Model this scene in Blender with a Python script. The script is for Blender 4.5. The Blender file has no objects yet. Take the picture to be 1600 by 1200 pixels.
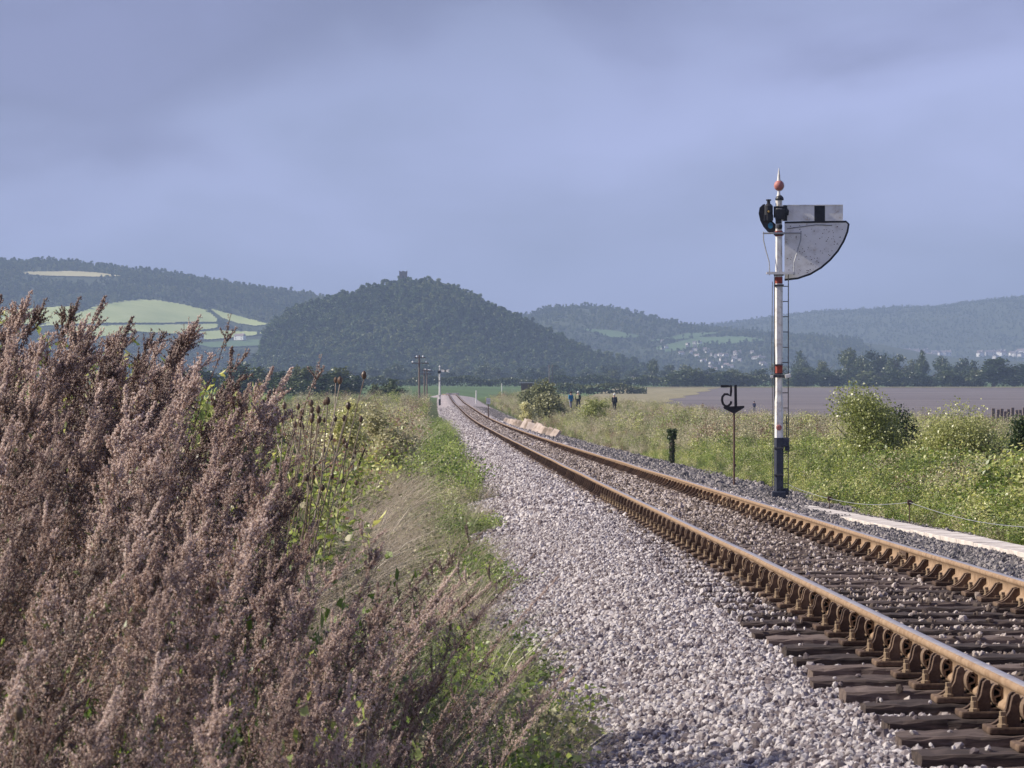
import bpy, math, random
import numpy as np
from mathutils import Vector, Matrix
R = math.radians
PI = math.pi
rng = np.random.default_rng(11)
random.seed(11)
scene = bpy.context.scene
COL = scene.collection
F, CX, HY, CZ = 5000.0, 800.0, 612.0, 1.6     # focal length in px, centre, horizon row, eye height

def at(px, py, d):
    return Vector(((px - CX) / F * d, d, CZ + (HY - py) / F * d))

# ------------------------------------------------------------------ materials
def new_mat(name):
    m = bpy.data.materials.new(name); m.use_nodes = True
    nt = m.node_tree; nt.nodes.clear()
    return m, nt, nt.nodes, nt.links

def mat(name, cols, scale=8.0, rough=0.8, bump=0.0, bscale=None, metal=0.0, detail=4.0,
        coord='Object', stretch=(1, 1, 1), rand=0.0, transl=0.0, tcol=None, spec=0.3, pos=None, patch=None):
    m, nt, N, L = new_mat(name)
    out = N.new('ShaderNodeOutputMaterial')
    tc = N.new('ShaderNodeTexCoord'); mp = N.new('ShaderNodeMapping')
    mp.inputs['Scale'].default_value = stretch
    L.new(tc.outputs[coord], mp.inputs['Vector'])
    nz = N.new('ShaderNodeTexNoise'); nz.inputs['Scale'].default_value = scale
    nz.inputs['Detail'].default_value = detail; nz.inputs['Roughness'].default_value = 0.65
    L.new(mp.outputs[0], nz.inputs['Vector'])
    fac = nz.outputs['Fac']
    if rand > 0:
        oi = N.new('ShaderNodeObjectInfo')
        a = N.new('ShaderNodeMath'); a.operation = 'MULTIPLY_ADD'
        L.new(oi.outputs['Random'], a.inputs[0]); a.inputs[1].default_value = rand; a.inputs[2].default_value = -rand / 2
        b = N.new('ShaderNodeMath'); b.operation = 'ADD'
        L.new(a.outputs[0], b.inputs[0]); L.new(fac, b.inputs[1]); fac = b.outputs[0]
    if patch:      # species / growth patches across the land
        ge = N.new('ShaderNodeNewGeometry'); np_ = N.new('ShaderNodeTexNoise'); np_.inputs['Scale'].default_value = patch[0]; np_.inputs['Detail'].default_value = 3
        L.new(ge.outputs['Position'], np_.inputs['Vector'])
        pa = N.new('ShaderNodeMath'); pa.operation = 'MULTIPLY_ADD'; L.new(np_.outputs['Fac'], pa.inputs[0]); pa.inputs[1].default_value = patch[1]; pa.inputs[2].default_value = -patch[1]*.5
        pb_ = N.new('ShaderNodeMath'); pb_.operation = 'ADD'; L.new(pa.outputs[0], pb_.inputs[0]); L.new(fac, pb_.inputs[1]); fac = pb_.outputs[0]
    cr = N.new('ShaderNodeValToRGB')
    els = cr.color_ramp.elements
    n = len(cols)
    ps = pos or [0.3 + 0.4 * i / max(1, n - 1) for i in range(n)]
    els[0].position = ps[0]; els[0].color = (*cols[0], 1)
    if n > 1:
        els[1].position = ps[-1]; els[1].color = (*cols[-1], 1)
        for i in range(1, n - 1):
            e = els.new(ps[i]); e.color = (*cols[i], 1)
    L.new(fac, cr.inputs[0])
    if transl > 0:
        df = N.new('ShaderNodeBsdfDiffuse'); tr = N.new('ShaderNodeBsdfTranslucent'); mx = N.new('ShaderNodeMixShader')
        L.new(cr.outputs[0], df.inputs['Color']); 
        if tcol:
            mm = N.new('ShaderNodeMix'); mm.data_type = 'RGBA'; mm.blend_type = 'MULTIPLY'
            mm.inputs[0].default_value = 1.0
            L.new(cr.outputs[0], mm.inputs[6]); mm.inputs[7].default_value = (*tcol, 1)
            L.new(mm.outputs[2], tr.inputs['Color'])
        else:
            L.new(cr.outputs[0], tr.inputs['Color'])
        mx.inputs[0].default_value = transl
        L.new(df.outputs[0], mx.inputs[1]); L.new(tr.outputs[0], mx.inputs[2])
        gl = N.new('ShaderNodeBsdfGlossy'); gl.inputs['Roughness'].default_value = 0.45
        gl.inputs['Color'].default_value = (1, 1, 1, 1)
        m2 = N.new('ShaderNodeMixShader'); m2.inputs[0].default_value = spec * 0.12
        L.new(mx.outputs[0], m2.inputs[1]); L.new(gl.outputs[0], m2.inputs[2])
        L.new(m2.outputs[0], out.inputs['Surface'])
    else:
        bs = N.new('ShaderNodeBsdfPrincipled')
        L.new(cr.outputs[0], bs.inputs['Base Color'])
        bs.inputs['Roughness'].default_value = rough; bs.inputs['Metallic'].default_value = metal
        bs.inputs['Specular IOR Level'].default_value = spec
        if bump > 0:
            n2 = N.new('ShaderNodeTexNoise'); n2.inputs['Scale'].default_value = bscale or scale * 3
            n2.inputs['Detail'].default_value = 5
            L.new(mp.outputs[0], n2.inputs['Vector'])
            bp = N.new('ShaderNodeBump'); bp.inputs['Strength'].default_value = 1.0
            bp.inputs['Distance'].default_value = bump
            L.new(n2.outputs['Fac'], bp.inputs['Height']); L.new(bp.outputs[0], bs.inputs['Normal'])
        L.new(bs.outputs[0], out.inputs['Surface'])
    return m

M = {}
M['rust'] = mat('rail_rust', [(.20,.125,.075),(.29,.195,.125),(.36,.26,.175)], 14, .85, .0015, 120)
M['polish'] = mat('rail_polished', [(.40,.36,.34),(.55,.52,.52)], 6, .42, metal=.5, spec=.6)
M['iron'] = mat('chair_iron', [(.055,.034,.025),(.10,.065,.047),(.17,.115,.08)], 22, .85, .002, 90, rand=.3)
M['key'] = mat('key_steel', [(.12,.08,.055),(.22,.155,.11)], 30, .8, .001, 90)
M['bolt'] = mat('bolt_iron', [(.20,.14,.09),(.32,.24,.16)], 40, .8, .001, 150)
M['sleeper'] = mat('sleeper_wood', [(.035,.026,.024),(.085,.062,.055),(.17,.13,.115)], 5, .85, .006, 12, stretch=(1,9,9), rand=.35)
M['stoneA'] = mat('ballast_pale', [(.17,.14,.145),(.33,.29,.30),(.41,.38,.38),(.60,.56,.56)], 30, .9, .002, 120, rand=.75)
M['stoneC'] = mat('ballast_stained', [(.11,.085,.072),(.21,.165,.14),(.33,.27,.24),(.50,.44,.41)], 30, .9, .002, 120, rand=.75)
M['stoneB'] = mat('ballast_grey', [(.10,.095,.10),(.20,.185,.185),(.32,.29,.28)], 30, .9, .002, 120, rand=.7)
M['bed'] = mat('ballast_bed', [(.10,.085,.085),(.26,.225,.23),(.44,.39,.395),(.58,.53,.53)], 22, .95, .05, 26, detail=6)
M['soil'] = mat('soil', [(.05,.04,.03),(.09,.08,.05),(.10,.12,.05)], 1.5, .95, .03, 9)
M['whitep'] = mat('white_paint', [(.50,.44,.38),(.76,.75,.73),(.84,.84,.83)], 7, .5, spec=.4)
M['board'] = mat('weathered_white_plate', [(.42,.30,.20),(.76,.75,.74),(.90,.90,.90)], 6, .6, pos=[.26,.38,.55], detail=7)
M['redp'] = mat('red_paint', [(.24,.04,.03),(.35,.085,.055)], 20, .6)
M['pinkp'] = mat('faded_red_paint', [(.34,.10,.09),(.50,.24,.22)], 15, .6)
M['blackp'] = mat('black_paint', [(.012,.013,.018),(.03,.033,.045)], 12, .5, spec=.4)
M['navyp'] = mat('dark_steel_paint', [(.022,.027,.045),(.045,.052,.078)], 8, .5, .001, 60, spec=.4)
M['galv'] = mat('galvanised', [(.28,.29,.31),(.44,.45,.47)], 25, .5, metal=.4)
M['dsteel'] = mat('dark_steel', [(.05,.052,.06),(.11,.11,.12)], 30, .6, metal=.2)
M['glassg'] = mat('green_glass', [(.0,.14,.30),(.02,.24,.42)], 10, .15, spec=.6)
M['brassy'] = mat('lens_brass', [(.6,.38,.12),(.7,.5,.2)], 10, .3, metal=.7)
M['signb'] = mat('sign_rusty_black', [(.018,.018,.024),(.05,.042,.045)], 20, .7)
M['rustpost'] = mat('post_rust', [(.07,.045,.04),(.15,.09,.07)], 20, .85)
M['concrete'] = mat('pink_concrete', [(.26,.23,.20),(.56,.51,.47),(.70,.66,.62)], 2.2, .9, .003, 60)
M['slab'] = mat('pale_slab', [(.24,.19,.15),(.47,.38,.32),(.58,.49,.43)], 2.2, .9, .03, 12, rand=.4)
M['pole'] = mat('pole_wood', [(.13,.10,.09),(.23,.19,.17)], 4, .85, stretch=(6,6,1))
M['porc'] = mat('porcelain', [(.75,.76,.78),(.85,.86,.88)], 4, .3)
# vegetation
M['mstem'] = mat('mugwort_stem', [(.14,.075,.055),(.34,.21,.15)], 12, rand=.5, transl=.15)
M['mbud'] = mat('mugwort_seed', [(.29,.205,.17),(.62,.475,.41),(.93,.79,.71)], 55, rand=.5, transl=.5, spec=.6, patch=(1.1,.7))
M['mleaf'] = mat('mugwort_leaf', [(.10,.085,.06),(.20,.165,.125),(.16,.20,.07)], 18, rand=.5, transl=.3)
M['herb'] = mat('herb_leaf', [(.09,.15,.035),(.22,.33,.085),(.42,.50,.19)], 7, rand=.6, transl=.5, tcol=(1.1,1.1,.6), patch=(.45,.7))
M['herbd'] = mat('bramble_leaf', [(.13,.18,.05),(.33,.41,.13),(.64,.64,.30)], 7, rand=.6, transl=.4, tcol=(1.1,1.1,.6), patch=(.45,.7))
M['olive'] = mat('olive_leaf', [(.24,.24,.12),(.46,.44,.25),(.72,.66,.44)], 7, rand=.6, transl=.4, patch=(.45,.7))
M['olived'] = mat('thicket_leaf', [(.09,.11,.05),(.19,.21,.10),(.30,.30,.16)], 7, rand=.6, transl=.3)
M['yleaf'] = mat('pale_leaf', [(.22,.26,.07),(.46,.48,.18),(.74,.70,.40)], 9, rand=.4, transl=.4, spec=.5)
M['dkleaf'] = mat('dark_leaf', [(.035,.06,.022),(.08,.12,.04)], 9, rand=.5, transl=.3)
M['grass'] = mat('grass_green', [(.10,.14,.045),(.23,.28,.11),(.44,.44,.24)], 5, rand=.6, transl=.45)
M['dry'] = mat('grass_dry', [(.36,.29,.21),(.62,.52,.40),(.82,.72,.58)], 6, rand=.6, transl=.35)
M['russet'] = mat('dock_russet', [(.20,.105,.07),(.34,.20,.14)], 9, rand=.6, transl=.25)
M['teasel'] = mat('teasel_head', [(.07,.045,.03),(.17,.11,.075)], 60, rand=.4, transl=.1)
M['tstem'] = mat('teasel_stem', [(.22,.17,.12),(.36,.30,.24)], 9, rand=.4, transl=.1)
M['wood'] = mat('woodland_leaf', [(.03,.062,.018),(.065,.12,.03),(.15,.18,.05)], .12, rand=.4, transl=.2, patch=(.012,1.2))
M['oak'] = mat('tree_leaf', [(.03,.055,.02),(.06,.09,.03),(.11,.13,.045)], .3, rand=.5, transl=.25)
M['bark'] = mat('bark', [(.06,.05,.04),(.12,.10,.08)], 3, .9)
M['fieldg'] = mat('field_green', [(.08,.14,.055),(.12,.19,.08)], .03, .95)
M['field_sunpaint'] = mat('field_painted_sun', [(.33,.40,.15),(.46,.51,.23)], .02, .95)  # pasture green painted brighter to stand for sunlight through a cloud gap
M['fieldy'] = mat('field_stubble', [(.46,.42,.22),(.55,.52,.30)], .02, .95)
M['hillg'] = mat('hill_ground', [(.03,.045,.02),(.055,.07,.03)], .02, .95)
M['house'] = mat('render_white', [(.62,.60,.58),(.8,.8,.78)], 1, .8, rand=1.2)
M['roof'] = mat('slate_roof', [(.14,.13,.14),(.24,.19,.18)], 1, .8, rand=.8)
M['tower'] = mat('tower_stone', [(.16,.10,.085),(.24,.16,.13)], .6, .9, .05, 2)
M['beach'] = mat('beach_shingle', [(.105,.09,.10),(.15,.13,.135),(.21,.185,.18)], .05, .95, .05, 3, stretch=(.25,1.0,1), detail=8)
M['dune'] = mat('dune_grass', [(.12,.12,.055),(.26,.23,.13),(.36,.31,.20)], .2, .95, .1, 2, detail=8)

# ground with distance-dependent cover (real cover of the land in world space)
def ground_mat():
    m, nt, N, L = new_mat('ground_cover')
    out = N.new('ShaderNodeOutputMaterial'); bs = N.new('ShaderNodeBsdfPrincipled'); bs.inputs['Roughness'].default_value = .95
    bs.inputs['Specular IOR Level'].default_value = .1
    tc = N.new('ShaderNodeTexCoord'); sep = N.new('ShaderNodeSeparateXYZ'); L.new(tc.outputs['Object'], sep.inputs[0])
    nz = N.new('ShaderNodeTexNoise'); nz.inputs['Scale'].default_value = .6; nz.inputs['Detail'].default_value = 8
    L.new(tc.outputs['Object'], nz.inputs['Vector'])
    r1 = N.new('ShaderNodeValToRGB'); e = r1.color_ramp.elements
    e[0].position = .35; e[0].color = (.045,.05,.025,1); e[1].position = .65; e[1].color = (.10,.13,.05,1)
    L.new(nz.outputs['Fac'], r1.inputs[0])
    nz2 = N.new('ShaderNodeTexNoise'); nz2.inputs['Scale'].default_value = .012; nz2.inputs['Detail'].default_value = 5
    L.new(tc.outputs['Object'], nz2.inputs['Vector'])
    r2 = N.new('ShaderNodeValToRGB'); e = r2.color_ramp.elements
    e[0].position = .35; e[0].color = (.08,.125,.055,1); e[1].position = .65; e[1].color = (.115,.18,.075,1)
    L.new(nz2.outputs['Fac'], r2.inputs[0])
    mr = N.new('ShaderNodeMapRange'); mr.inputs[1].default_value = 520; mr.inputs[2].default_value = 640
    L.new(sep.outputs['Y'], mr.inputs[0])
    mx = N.new('ShaderNodeMix'); mx.data_type = 'RGBA'
    L.new(mr.outputs[0], mx.inputs[0]); L.new(r1.outputs[0], mx.inputs[6]); L.new(r2.outputs[0], mx.inputs[7])
    L.new(mx.outputs[2], bs.inputs['Base Color']); L.new(bs.outputs[0], out.inputs[0])
    return m
M['ground'] = ground_mat()

# ------------------------------------------------------------------ mesh tools
class MB:
    def __init__(s): s.v = []; s.f = []; s.m = []; s.n = 0
    def add(s, V, Fc, mi=0):
        V = np.asarray(V, float).reshape(-1, 3)
        s.v.append(V)
        for f in Fc: s.f.append(tuple(int(i) + s.n for i in f)); s.m.append(mi)
        s.n += len(V); return s
    def box(s, c, size, rot=None, mi=0, bev=0.0):
        c = np.array(c, float); h = np.array(size, float) / 2
        if bev <= 0:
            V = np.array([[x, y, z] for x in (-1, 1) for y in (-1, 1) for z in (-1, 1)], float) * h
            Fc = [(0,1,3,2),(4,6,7,5),(0,4,5,1),(2,3,7,6),(0,2,6,4),(1,5,7,3)]
        else:
            bm = bmesh_box(h * 2, bev); V, Fc = bm
            V = V.copy()
        if rot is not None: V = V @ np.array(rot.to_3x3()).T
        return s.add(V + c, Fc, mi)
    def tube(s, pts, rad, seg=8, mi=0, caps=True):
        P = [Vector(p) for p in pts]; n = len(P)
        rr = rad if hasattr(rad, '__len__') else [rad] * n
        V = []; prev = None
        for i in range(n):
            t = (P[min(i+1, n-1)] - P[max(i-1, 0)])
            if t.length < 1e-9: t = Vector((0, 0, 1))
            t.normalize()
            if prev is None:
                a = Vector((0, 0, 1)) if abs(t.z) < .9 else Vector((1, 0, 0))
                u = t.cross(a).normalized()
            else:
                u = (prev - t * prev.dot(t))
                u = u.normalized() if u.length > 1e-6 else t.orthogonal().normalized()
            prev = u; w = t.cross(u)
            for k in range(seg):
                a = 2 * PI * k / seg
                V.append(P[i] + (u * math.cos(a) + w * math.sin(a)) * rr[i])
        Fc = []
        for i in range(n - 1):
            for k in range(seg):
                k2 = (k + 1) % seg
                Fc.append((i*seg+k, i*seg+k2, (i+1)*seg+k2, (i+1)*seg+k))
        if caps:
            Fc.append(tuple(range(seg-1, -1, -1))); Fc.append(tuple((n-1)*seg+k for k in range(seg)))
        return s.add([tuple(v) for v in V], Fc, mi)
    def lathe(s, prof, c=(0,0,0), seg=16, mi=0, sq=None):   # prof: (r,z)
        V = []
        for r, z in prof:
            for k in range(seg):
                a = 2 * PI * (k + .5) / seg
                V.append((c[0] + r*math.cos(a), c[1] + r*math.sin(a), c[2] + z))
        Fc = []
        for i in range(len(prof)-1):
            for k in range(seg):
                k2 = (k+1) % seg
                Fc.append((i*seg+k, i*seg+k2, (i+1)*seg+k2, (i+1)*seg+k))
        Fc.append(tuple(range(seg-1, -1, -1))); Fc.append(tuple((len(prof)-1)*seg+k for k in range(seg)))
        return s.add(V, Fc, mi)
    def prism(s, poly, y0, y1, mi=0, c=(0,0,0)):    # poly in xz, extruded along y
        n = len(poly)
        V = [(c[0]+x, c[1]+y0, c[2]+z) for x, z in poly] + [(c[0]+x, c[1]+y1, c[2]+z) for x, z in poly]
        Fc = [tuple(range(n)), tuple(range(2*n-1, n-1, -1))]
        for i in range(n):
            j = (i+1) % n; Fc.append((i, n+i, n+j, j))
        return s.add(V, Fc, mi)
    def ribbon(s, path, th, y0, y1, mi=0, c=(0,0,0), closed=False):   # thick ribbon along an xz path
        P = [np.array(p, float) for p in path]; n = len(P); A = []; B = []
        for i in range(n):
            if closed: t = P[(i+1) % n] - P[i-1]
            else: t = P[min(i+1, n-1)] - P[max(i-1, 0)]
            t = t / (np.linalg.norm(t) + 1e-9); nn = np.array([-t[1], t[0]]) * th / 2
            A.append(P[i] + nn); B.append(P[i] - nn)
        V = []
        for q in A: V += [(c[0]+q[0], c[1]+y0, c[2]+q[1]), (c[0]+q[0], c[1]+y1, c[2]+q[1])]
        for q in B: V += [(c[0]+q[0], c[1]+y0, c[2]+q[1]), (c[0]+q[0], c[1]+y1, c[2]+q[1])]
        o = 2*n; Fc = []
        rngi = range(n) if closed else range(n-1)
        for i in rngi:
            j = (i+1) % n
            Fc += [(2*i, 2*j, 2*j+1, 2*i+1), (o+2*i, o+2*i+1, o+2*j+1, o+2*j), (2*i, o+2*i, o+2*j, 2*j), (2*i+1, 2*j+1, o+2*j+1, o+2*i+1)]
        if not closed: Fc += [(0, 1, o+1, o), (2*n-2, o+2*n-2, o+2*n-1, 2*n-1)]
        return s.add(V, Fc, mi)
    def mesh(s, name, mats, smooth=False):
        me = bpy.data.meshes.new(name)
        V = np.concatenate(s.v) if s.v else np.zeros((0, 3))
        me.from_pydata(V.tolist(), [], s.f)
        for m_ in (mats if isinstance(mats, (list, tuple)) else [mats]): me.materials.append(m_)
        if any(s.m): me.polygons.foreach_set('material_index', s.m)
        if smooth: me.polygons.foreach_set('use_smooth', [True] * len(me.polygons))
        me.update(); return me
    def obj(s, name, mats, parent=None, smooth=False, loc=None, link=True):
        o = bpy.data.objects.new(name, s.mesh(name, mats, smooth))
        if link: COL.objects.link(o)
        if parent: o.parent = parent
        if loc is not None: o.location = loc
        return o

def bmesh_box(size, bev):
    import bmesh
    bm = bmesh.new(); bmesh.ops.create_cube(bm, size=1)
    for v in bm.verts: v.co = Vector((v.co.x*size[0], v.co.y*size[1], v.co.z*size[2]))
    bmesh.ops.bevel(bm, geom=list(bm.edges), offset=bev, segments=2, affect='EDGES', profile=.6)
    bm.verts.ensure_lookup_table()
    V = np.array([v.co[:] for v in bm.verts]); Fc = [tuple(v.index for v in f.verts) for f in bm.faces]
    bm.free(); return V, Fc

def np_mesh(name, V, quads=None, tris=None, mats=None, qm=None, tm=None, smooth=False):
    """fast mesh from arrays"""
    me = bpy.data.meshes.new(name)
    nq = 0 if quads is None else len(quads); nt = 0 if tris is None else len(tris)
    me.vertices.add(len(V)); me.vertices.foreach_set('co', np.asarray(V, np.float32).ravel())
    loops = []
    if nq: loops.append(np.asarray(quads, np.int32).ravel())
    if nt: loops.append(np.asarray(tris, np.int32).ravel())
    lp = np.concatenate(loops); me.loops.add(len(lp)); me.loops.foreach_set('vertex_index', lp)
    me.polygons.add(nq + nt)
    st = np.concatenate([np.arange(nq) * 4, nq * 4 + np.arange(nt) * 3]).astype(np.int32)
    me.polygons.foreach_set('loop_start', st)
    mi = np.zeros(nq + nt, np.int32)
    if qm is not None: mi[:nq] = qm
    if tm is not None: mi[nq:] = tm
    for m_ in (mats if isinstance(mats, (list, tuple)) else [mats]): me.materials.append(m_)
    me.polygons.foreach_set('material_index', mi)
    if smooth: me.polygons.foreach_set('use_smooth', np.ones(nq + nt, bool))
    me.update(calc_edges=True); me.validate()
    return me

def link(name, me, parent=None, loc=None):
    o = bpy.data.objects.new(name, me); COL.objects.link(o)
    if parent: o.parent = parent
    if loc is not None: o.location = loc
    return o
def tag(o, label=None, cat=None, group=None, kind=None):
    if label: o['label'] = label
    if cat: o['category'] = cat
    if group: o['group'] = group
    if kind: o['kind'] = kind
    return o
def thing(name, label, cat, loc=(0,0,0), rz=0, group=None):
    o = bpy.data.objects.new(name, None); COL.objects.link(o); o.empty_display_size = .3
    o.location = loc; o.rotation_euler = (0, 0, rz)
    return tag(o, label, cat, group)
def copy_tree(o, loc=None, rz=None, label=None, group=None, scale=None, parent=None):
    c = o.copy(); COL.objects.link(c)
    if parent: c.parent = parent
    if loc is not None: c.location = loc
    if rz is not None: c.rotation_euler = (0, 0, rz)
    if scale is not None: c.scale = (scale,)*3 if not hasattr(scale, '__len__') else scale
    if label: c['label'] = label
    if group: c['group'] = group
    for ch in KIDS.get(o.name, []): copy_tree(ch, parent=c)
    return c
KIDS = {}
def reg(o):
    KIDS[o.name] = list(o.children)
    for ch in o.children: reg(ch)

# ---- geometry-nodes scatter (only for stuff nobody could count)
def scatter(name, label, P, rot, scl, idx, protos, cat=None):
    me = bpy.data.meshes.new(name)
    n = len(P); me.vertices.add(n); me.vertices.foreach_set('co', np.asarray(P, np.float32).ravel())
    a = me.attributes.new('rot', 'FLOAT_VECTOR', 'POINT'); a.data.foreach_set('vector', np.asarray(rot, np.float32).ravel())
    a = me.attributes.new('scl', 'FLOAT_VECTOR', 'POINT')
    scl = np.asarray(scl, np.float32)
    if scl.ndim == 1: scl = np.repeat(scl[:, None], 3, 1)
    a.data.foreach_set('vector', scl.ravel())
    a = me.attributes.new('idx', 'INT', 'POINT'); a.data.foreach_set('value', np.asarray(idx, np.int32))
    o = bpy.data.objects.new(name, me); COL.objects.link(o)
    tag(o, label, cat, kind='stuff')
    col = bpy.data.collections.new('source_' + name)
    for i, pm in enumerate(protos):
        po = bpy.data.objects.new('source%02d_%s' % (i, name), pm); col.objects.link(po)
    ng = bpy.data.node_groups.new('scatter_' + name, 'GeometryNodeTree')
    ng.interface.new_socket('Geometry', in_out='INPUT', socket_type='NodeSocketGeometry')
    ng.interface.new_socket('Geometry', in_out='OUTPUT', socket_type='NodeSocketGeometry')
    N, L = ng.nodes, ng.links
    gi = N.new('NodeGroupInput'); go = N.new('NodeGroupOutput')
    ci = N.new('GeometryNodeCollectionInfo'); ci.inputs['Collection'].default_value = col
    ci.inputs['Separate Children'].default_value = True; ci.inputs['Reset Children'].default_value = True
    ip = N.new('GeometryNodeInstanceOnPoints'); ip.inputs['Pick Instance'].default_value = True
    def attr(nm, t):
        q = N.new('GeometryNodeInputNamedAttribute'); q.data_type = t; q.inputs['Name'].default_value = nm
        return q.outputs['Attribute']
    L.new(gi.outputs[0], ip.inputs['Points']); L.new(ci.outputs[0], ip.inputs['Instance'])
    L.new(attr('idx', 'INT'), ip.inputs['Instance Index'])
    er = N.new('FunctionNodeEulerToRotation'); L.new(attr('rot', 'FLOAT_VECTOR'), er.inputs[0])
    L.new(er.outputs[0], ip.inputs['Rotation'])
    L.new(attr('scl', 'FLOAT_VECTOR'), ip.inputs['Scale'])
    L.new(ip.outputs[0], go.inputs[0])
    md = o.modifiers.new('scatter', 'NODES'); md.node_group = ng
    return o

# ------------------------------------------------------------------ the line of the railway and the lie of the land
TD = [-40, 10, 20, 55, 103, 144, 180, 210, 250, 300, 349, 410, 469, 560, 652, 700, 760]
TX = [3.24, 2.29, 2.10, 1.42, .50, -.40, -1.20, -1.98, -3.02, -4.27, -5.45, -7.0, -8.5, -10.65, -12.75, -15.4, -21]
TZ = [.60, .355, .30, .09, -.19, -.37, -.49, -.54, -.53, -.46, -.33, -.12, .10, .55, 1.02, 1.15, 1.1]
_dd = np.arange(-40, 761, 1.0)
def _sm(y, w):
    k = np.hanning(2*w+1); k /= k.sum()
    yp = np.concatenate([y[0] + (y[0]-y[1:w+1])[::-1], y, y[-1] + (y[-1]-y[-w-1:-1])[::-1]])
    return np.convolve(yp, k, 'valid')
_xx = _sm(np.interp(_dd, TD, TX), 16); _zz = _sm(np.interp(_dd, TD, TZ), 12)
def xl(d): return np.interp(d, _dd, _xx)          # left rail
def xc(d): return xl(d) + .75
def zr(d): return np.interp(d, _dd, _zz)          # rail top
def sstep(a, b, x):
    t = np.clip((np.asarray(x, float) - a) / (b - a), 0, 1); return t*t*(3-2*t)
FARD = [0,100,300,500,650,900,1200,1500,2500,3000,4500,8600]
FARL = [-.1,-.3,-.8,-.5,.3,2.6,3.6,4.4,9,13.6,26,55]
RGD = [0,100,250,590,1000,1300,1500,2500,3000,4500,8600]
RGZ = [-.2,-.8,-1.3,-2.0,.3,3.0,4.4,9,13.6,26,55]
def ground(x, d):
    x = np.asarray(x, float); d = np.asarray(d, float)
    xr = x - xc(np.minimum(d, 700))
    bump = .85*sstep(262, 305, d)*(1-sstep(350, 420, d))*sstep(5, 9, xr)*(1-sstep(22, 30, xr))
    zc = zr(d) - .60 + bump + np.where(xr < 0, .28*sstep(3.8, 6, -xr), .10*sstep(4, 8, xr))
    w = (1 - sstep(0, 1, (np.abs(xr) - 6) / (10 + .05*np.clip(d, 0, 700)))) * (1 - sstep(655, 720, d))
    s = sstep(-20, 20, xr)
    zf = np.interp(d, FARD, FARL)*(1-s) + np.interp(d, RGD, RGZ)*s
    return zc*w + zf*(1-w)

# ground sheet
drow = np.concatenate([np.arange(-40, 130, 2.0), np.arange(130, 400, 6), np.arange(400, 1500, 25), np.geomspace(1500, 8500, 30)])
offs = np.array([2.2,3,3.6,4.2,5,6,7.5,9.5,12,15,19,24,30,38,48,60,80,110,150,210,300,450,700,1100,1700,2600,3900])
offs = np.concatenate([-offs[::-1], [-1,0,1], offs])
DD, OO = np.meshgrid(drow, offs, indexing='ij')
XX = OO + xc(np.minimum(DD, 700)); ZZ = ground(XX, DD)
ZZ = ZZ + np.where(DD < 400, (np.sin(XX*1.3+DD*.7)*np.cos(DD*.43-XX*.5))*.04*sstep(3.8, 6, np.abs(OO)), 0)
nr, nc = DD.shape
ii = np.arange(nr*nc).reshape(nr, nc)
Q = np.stack([ii[:-1,:-1], ii[:-1,1:], ii[1:,1:], ii[1:,:-1]], -1).reshape(-1, 4)
gme = np_mesh('ground', np.stack([XX, DD, ZZ], -1).reshape(-1, 3), Q, mats=M['ground'], smooth=True)
tag(link('ground', gme), kind='structure')

def sheet(name, pxl, pxr, d0, d1, n, k, m_, lift, kind='structure'):
    """ground-hugging sheet between two lateral limits xl(d), xr(d)"""
    ds = np.linspace(d0, d1, n); V = []
    for d in ds:
        xs = np.linspace(pxl(d), pxr(d), k)
        V.append(np.stack([xs, np.full(k, d), ground(xs, d) + lift], -1))
    V = np.concatenate(V); ii = np.arange(n*k).reshape(n, k)
    Q = np.stack([ii[:-1,:-1], ii[:-1,1:], ii[1:,1:], ii[1:,:-1]], -1).reshape(-1, 4)
    o = link(name, np_mesh(name, V, Q, mats=m_, smooth=True)); tag(o, kind=kind); return o
bl = lambda d: np.interp(d, [200, 300, 560, 900, 1310], [34, 26, 19, 45, 82])
sheet('beach', bl, lambda d: d*.45+20, 200, 1310, 90, 60, M['beach'], .12)
sheet('grass_verge', lambda d: bl(d)-np.interp(d,[180,300,560,900,1335],[8,10,14,26,40]), lambda d: bl(d)+2+1.5*math.sin(d*.05), 180, 1335, 90, 14, M['dune'], .17)
sheet('shore_grass', lambda d: bl(d)-30, lambda d: d*.45+20, 1300, 1350, 6, 60, M['dune'], .3)

# ballast bed
prof = [(-3.5,-.66),(-3.1,-.58),(-2.7,-.50),(-2.2,-.40),(-1.8,-.30),(-1.45,-.255),(-1.0,-.262),(-.6,-.255),(0,-.245),(.6,-.255),(1.0,-.262),(1.4,-.25),(1.8,-.26),(2.1,-.31),(2.5,-.36),(3.0,-.42),(3.6,-.50),(4.3,-.62)]
_po = np.array([p[0] for p in prof]); _pz = np.array([p[1] for p in prof])
def bedz(o, d):
    w = sstep(1.5, 2.2, np.abs(o)); sh = sstep(.95,1.1,-o)*(1-sstep(1.6,2.3,-o))*sstep(18,27,d)*.045
    mid = 1-sstep(1.3, 1.7, np.abs(o))
    return zr(d) + sh*(1-mid) + np.maximum(0,sh-mid*.03)*mid + mid*(-.004 + .042*sstep(15, 42, d)) + np.interp(o, _po, _pz) + w*.035*np.sin(d*.9+o*2)*np.sin(d*.31+1) + .012*np.sin(d*7.3+o*5)*np.sin(o*9+d*3)\
        + 0
bo = np.concatenate([np.arange(-3.5, 4.31, .15)])
bd = np.concatenate([np.arange(4, 60, .25), np.arange(60, 200, 1.0), np.arange(200, 700, 4)])
DD, OO = np.meshgrid(bd, bo, indexing='ij')
VZ = bedz(OO, DD); ii = np.arange(DD.size).reshape(DD.shape)
Q = np.stack([ii[:-1,:-1], ii[:-1,1:], ii[1:,1:], ii[1:,:-1]], -1).reshape(-1, 4)
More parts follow.
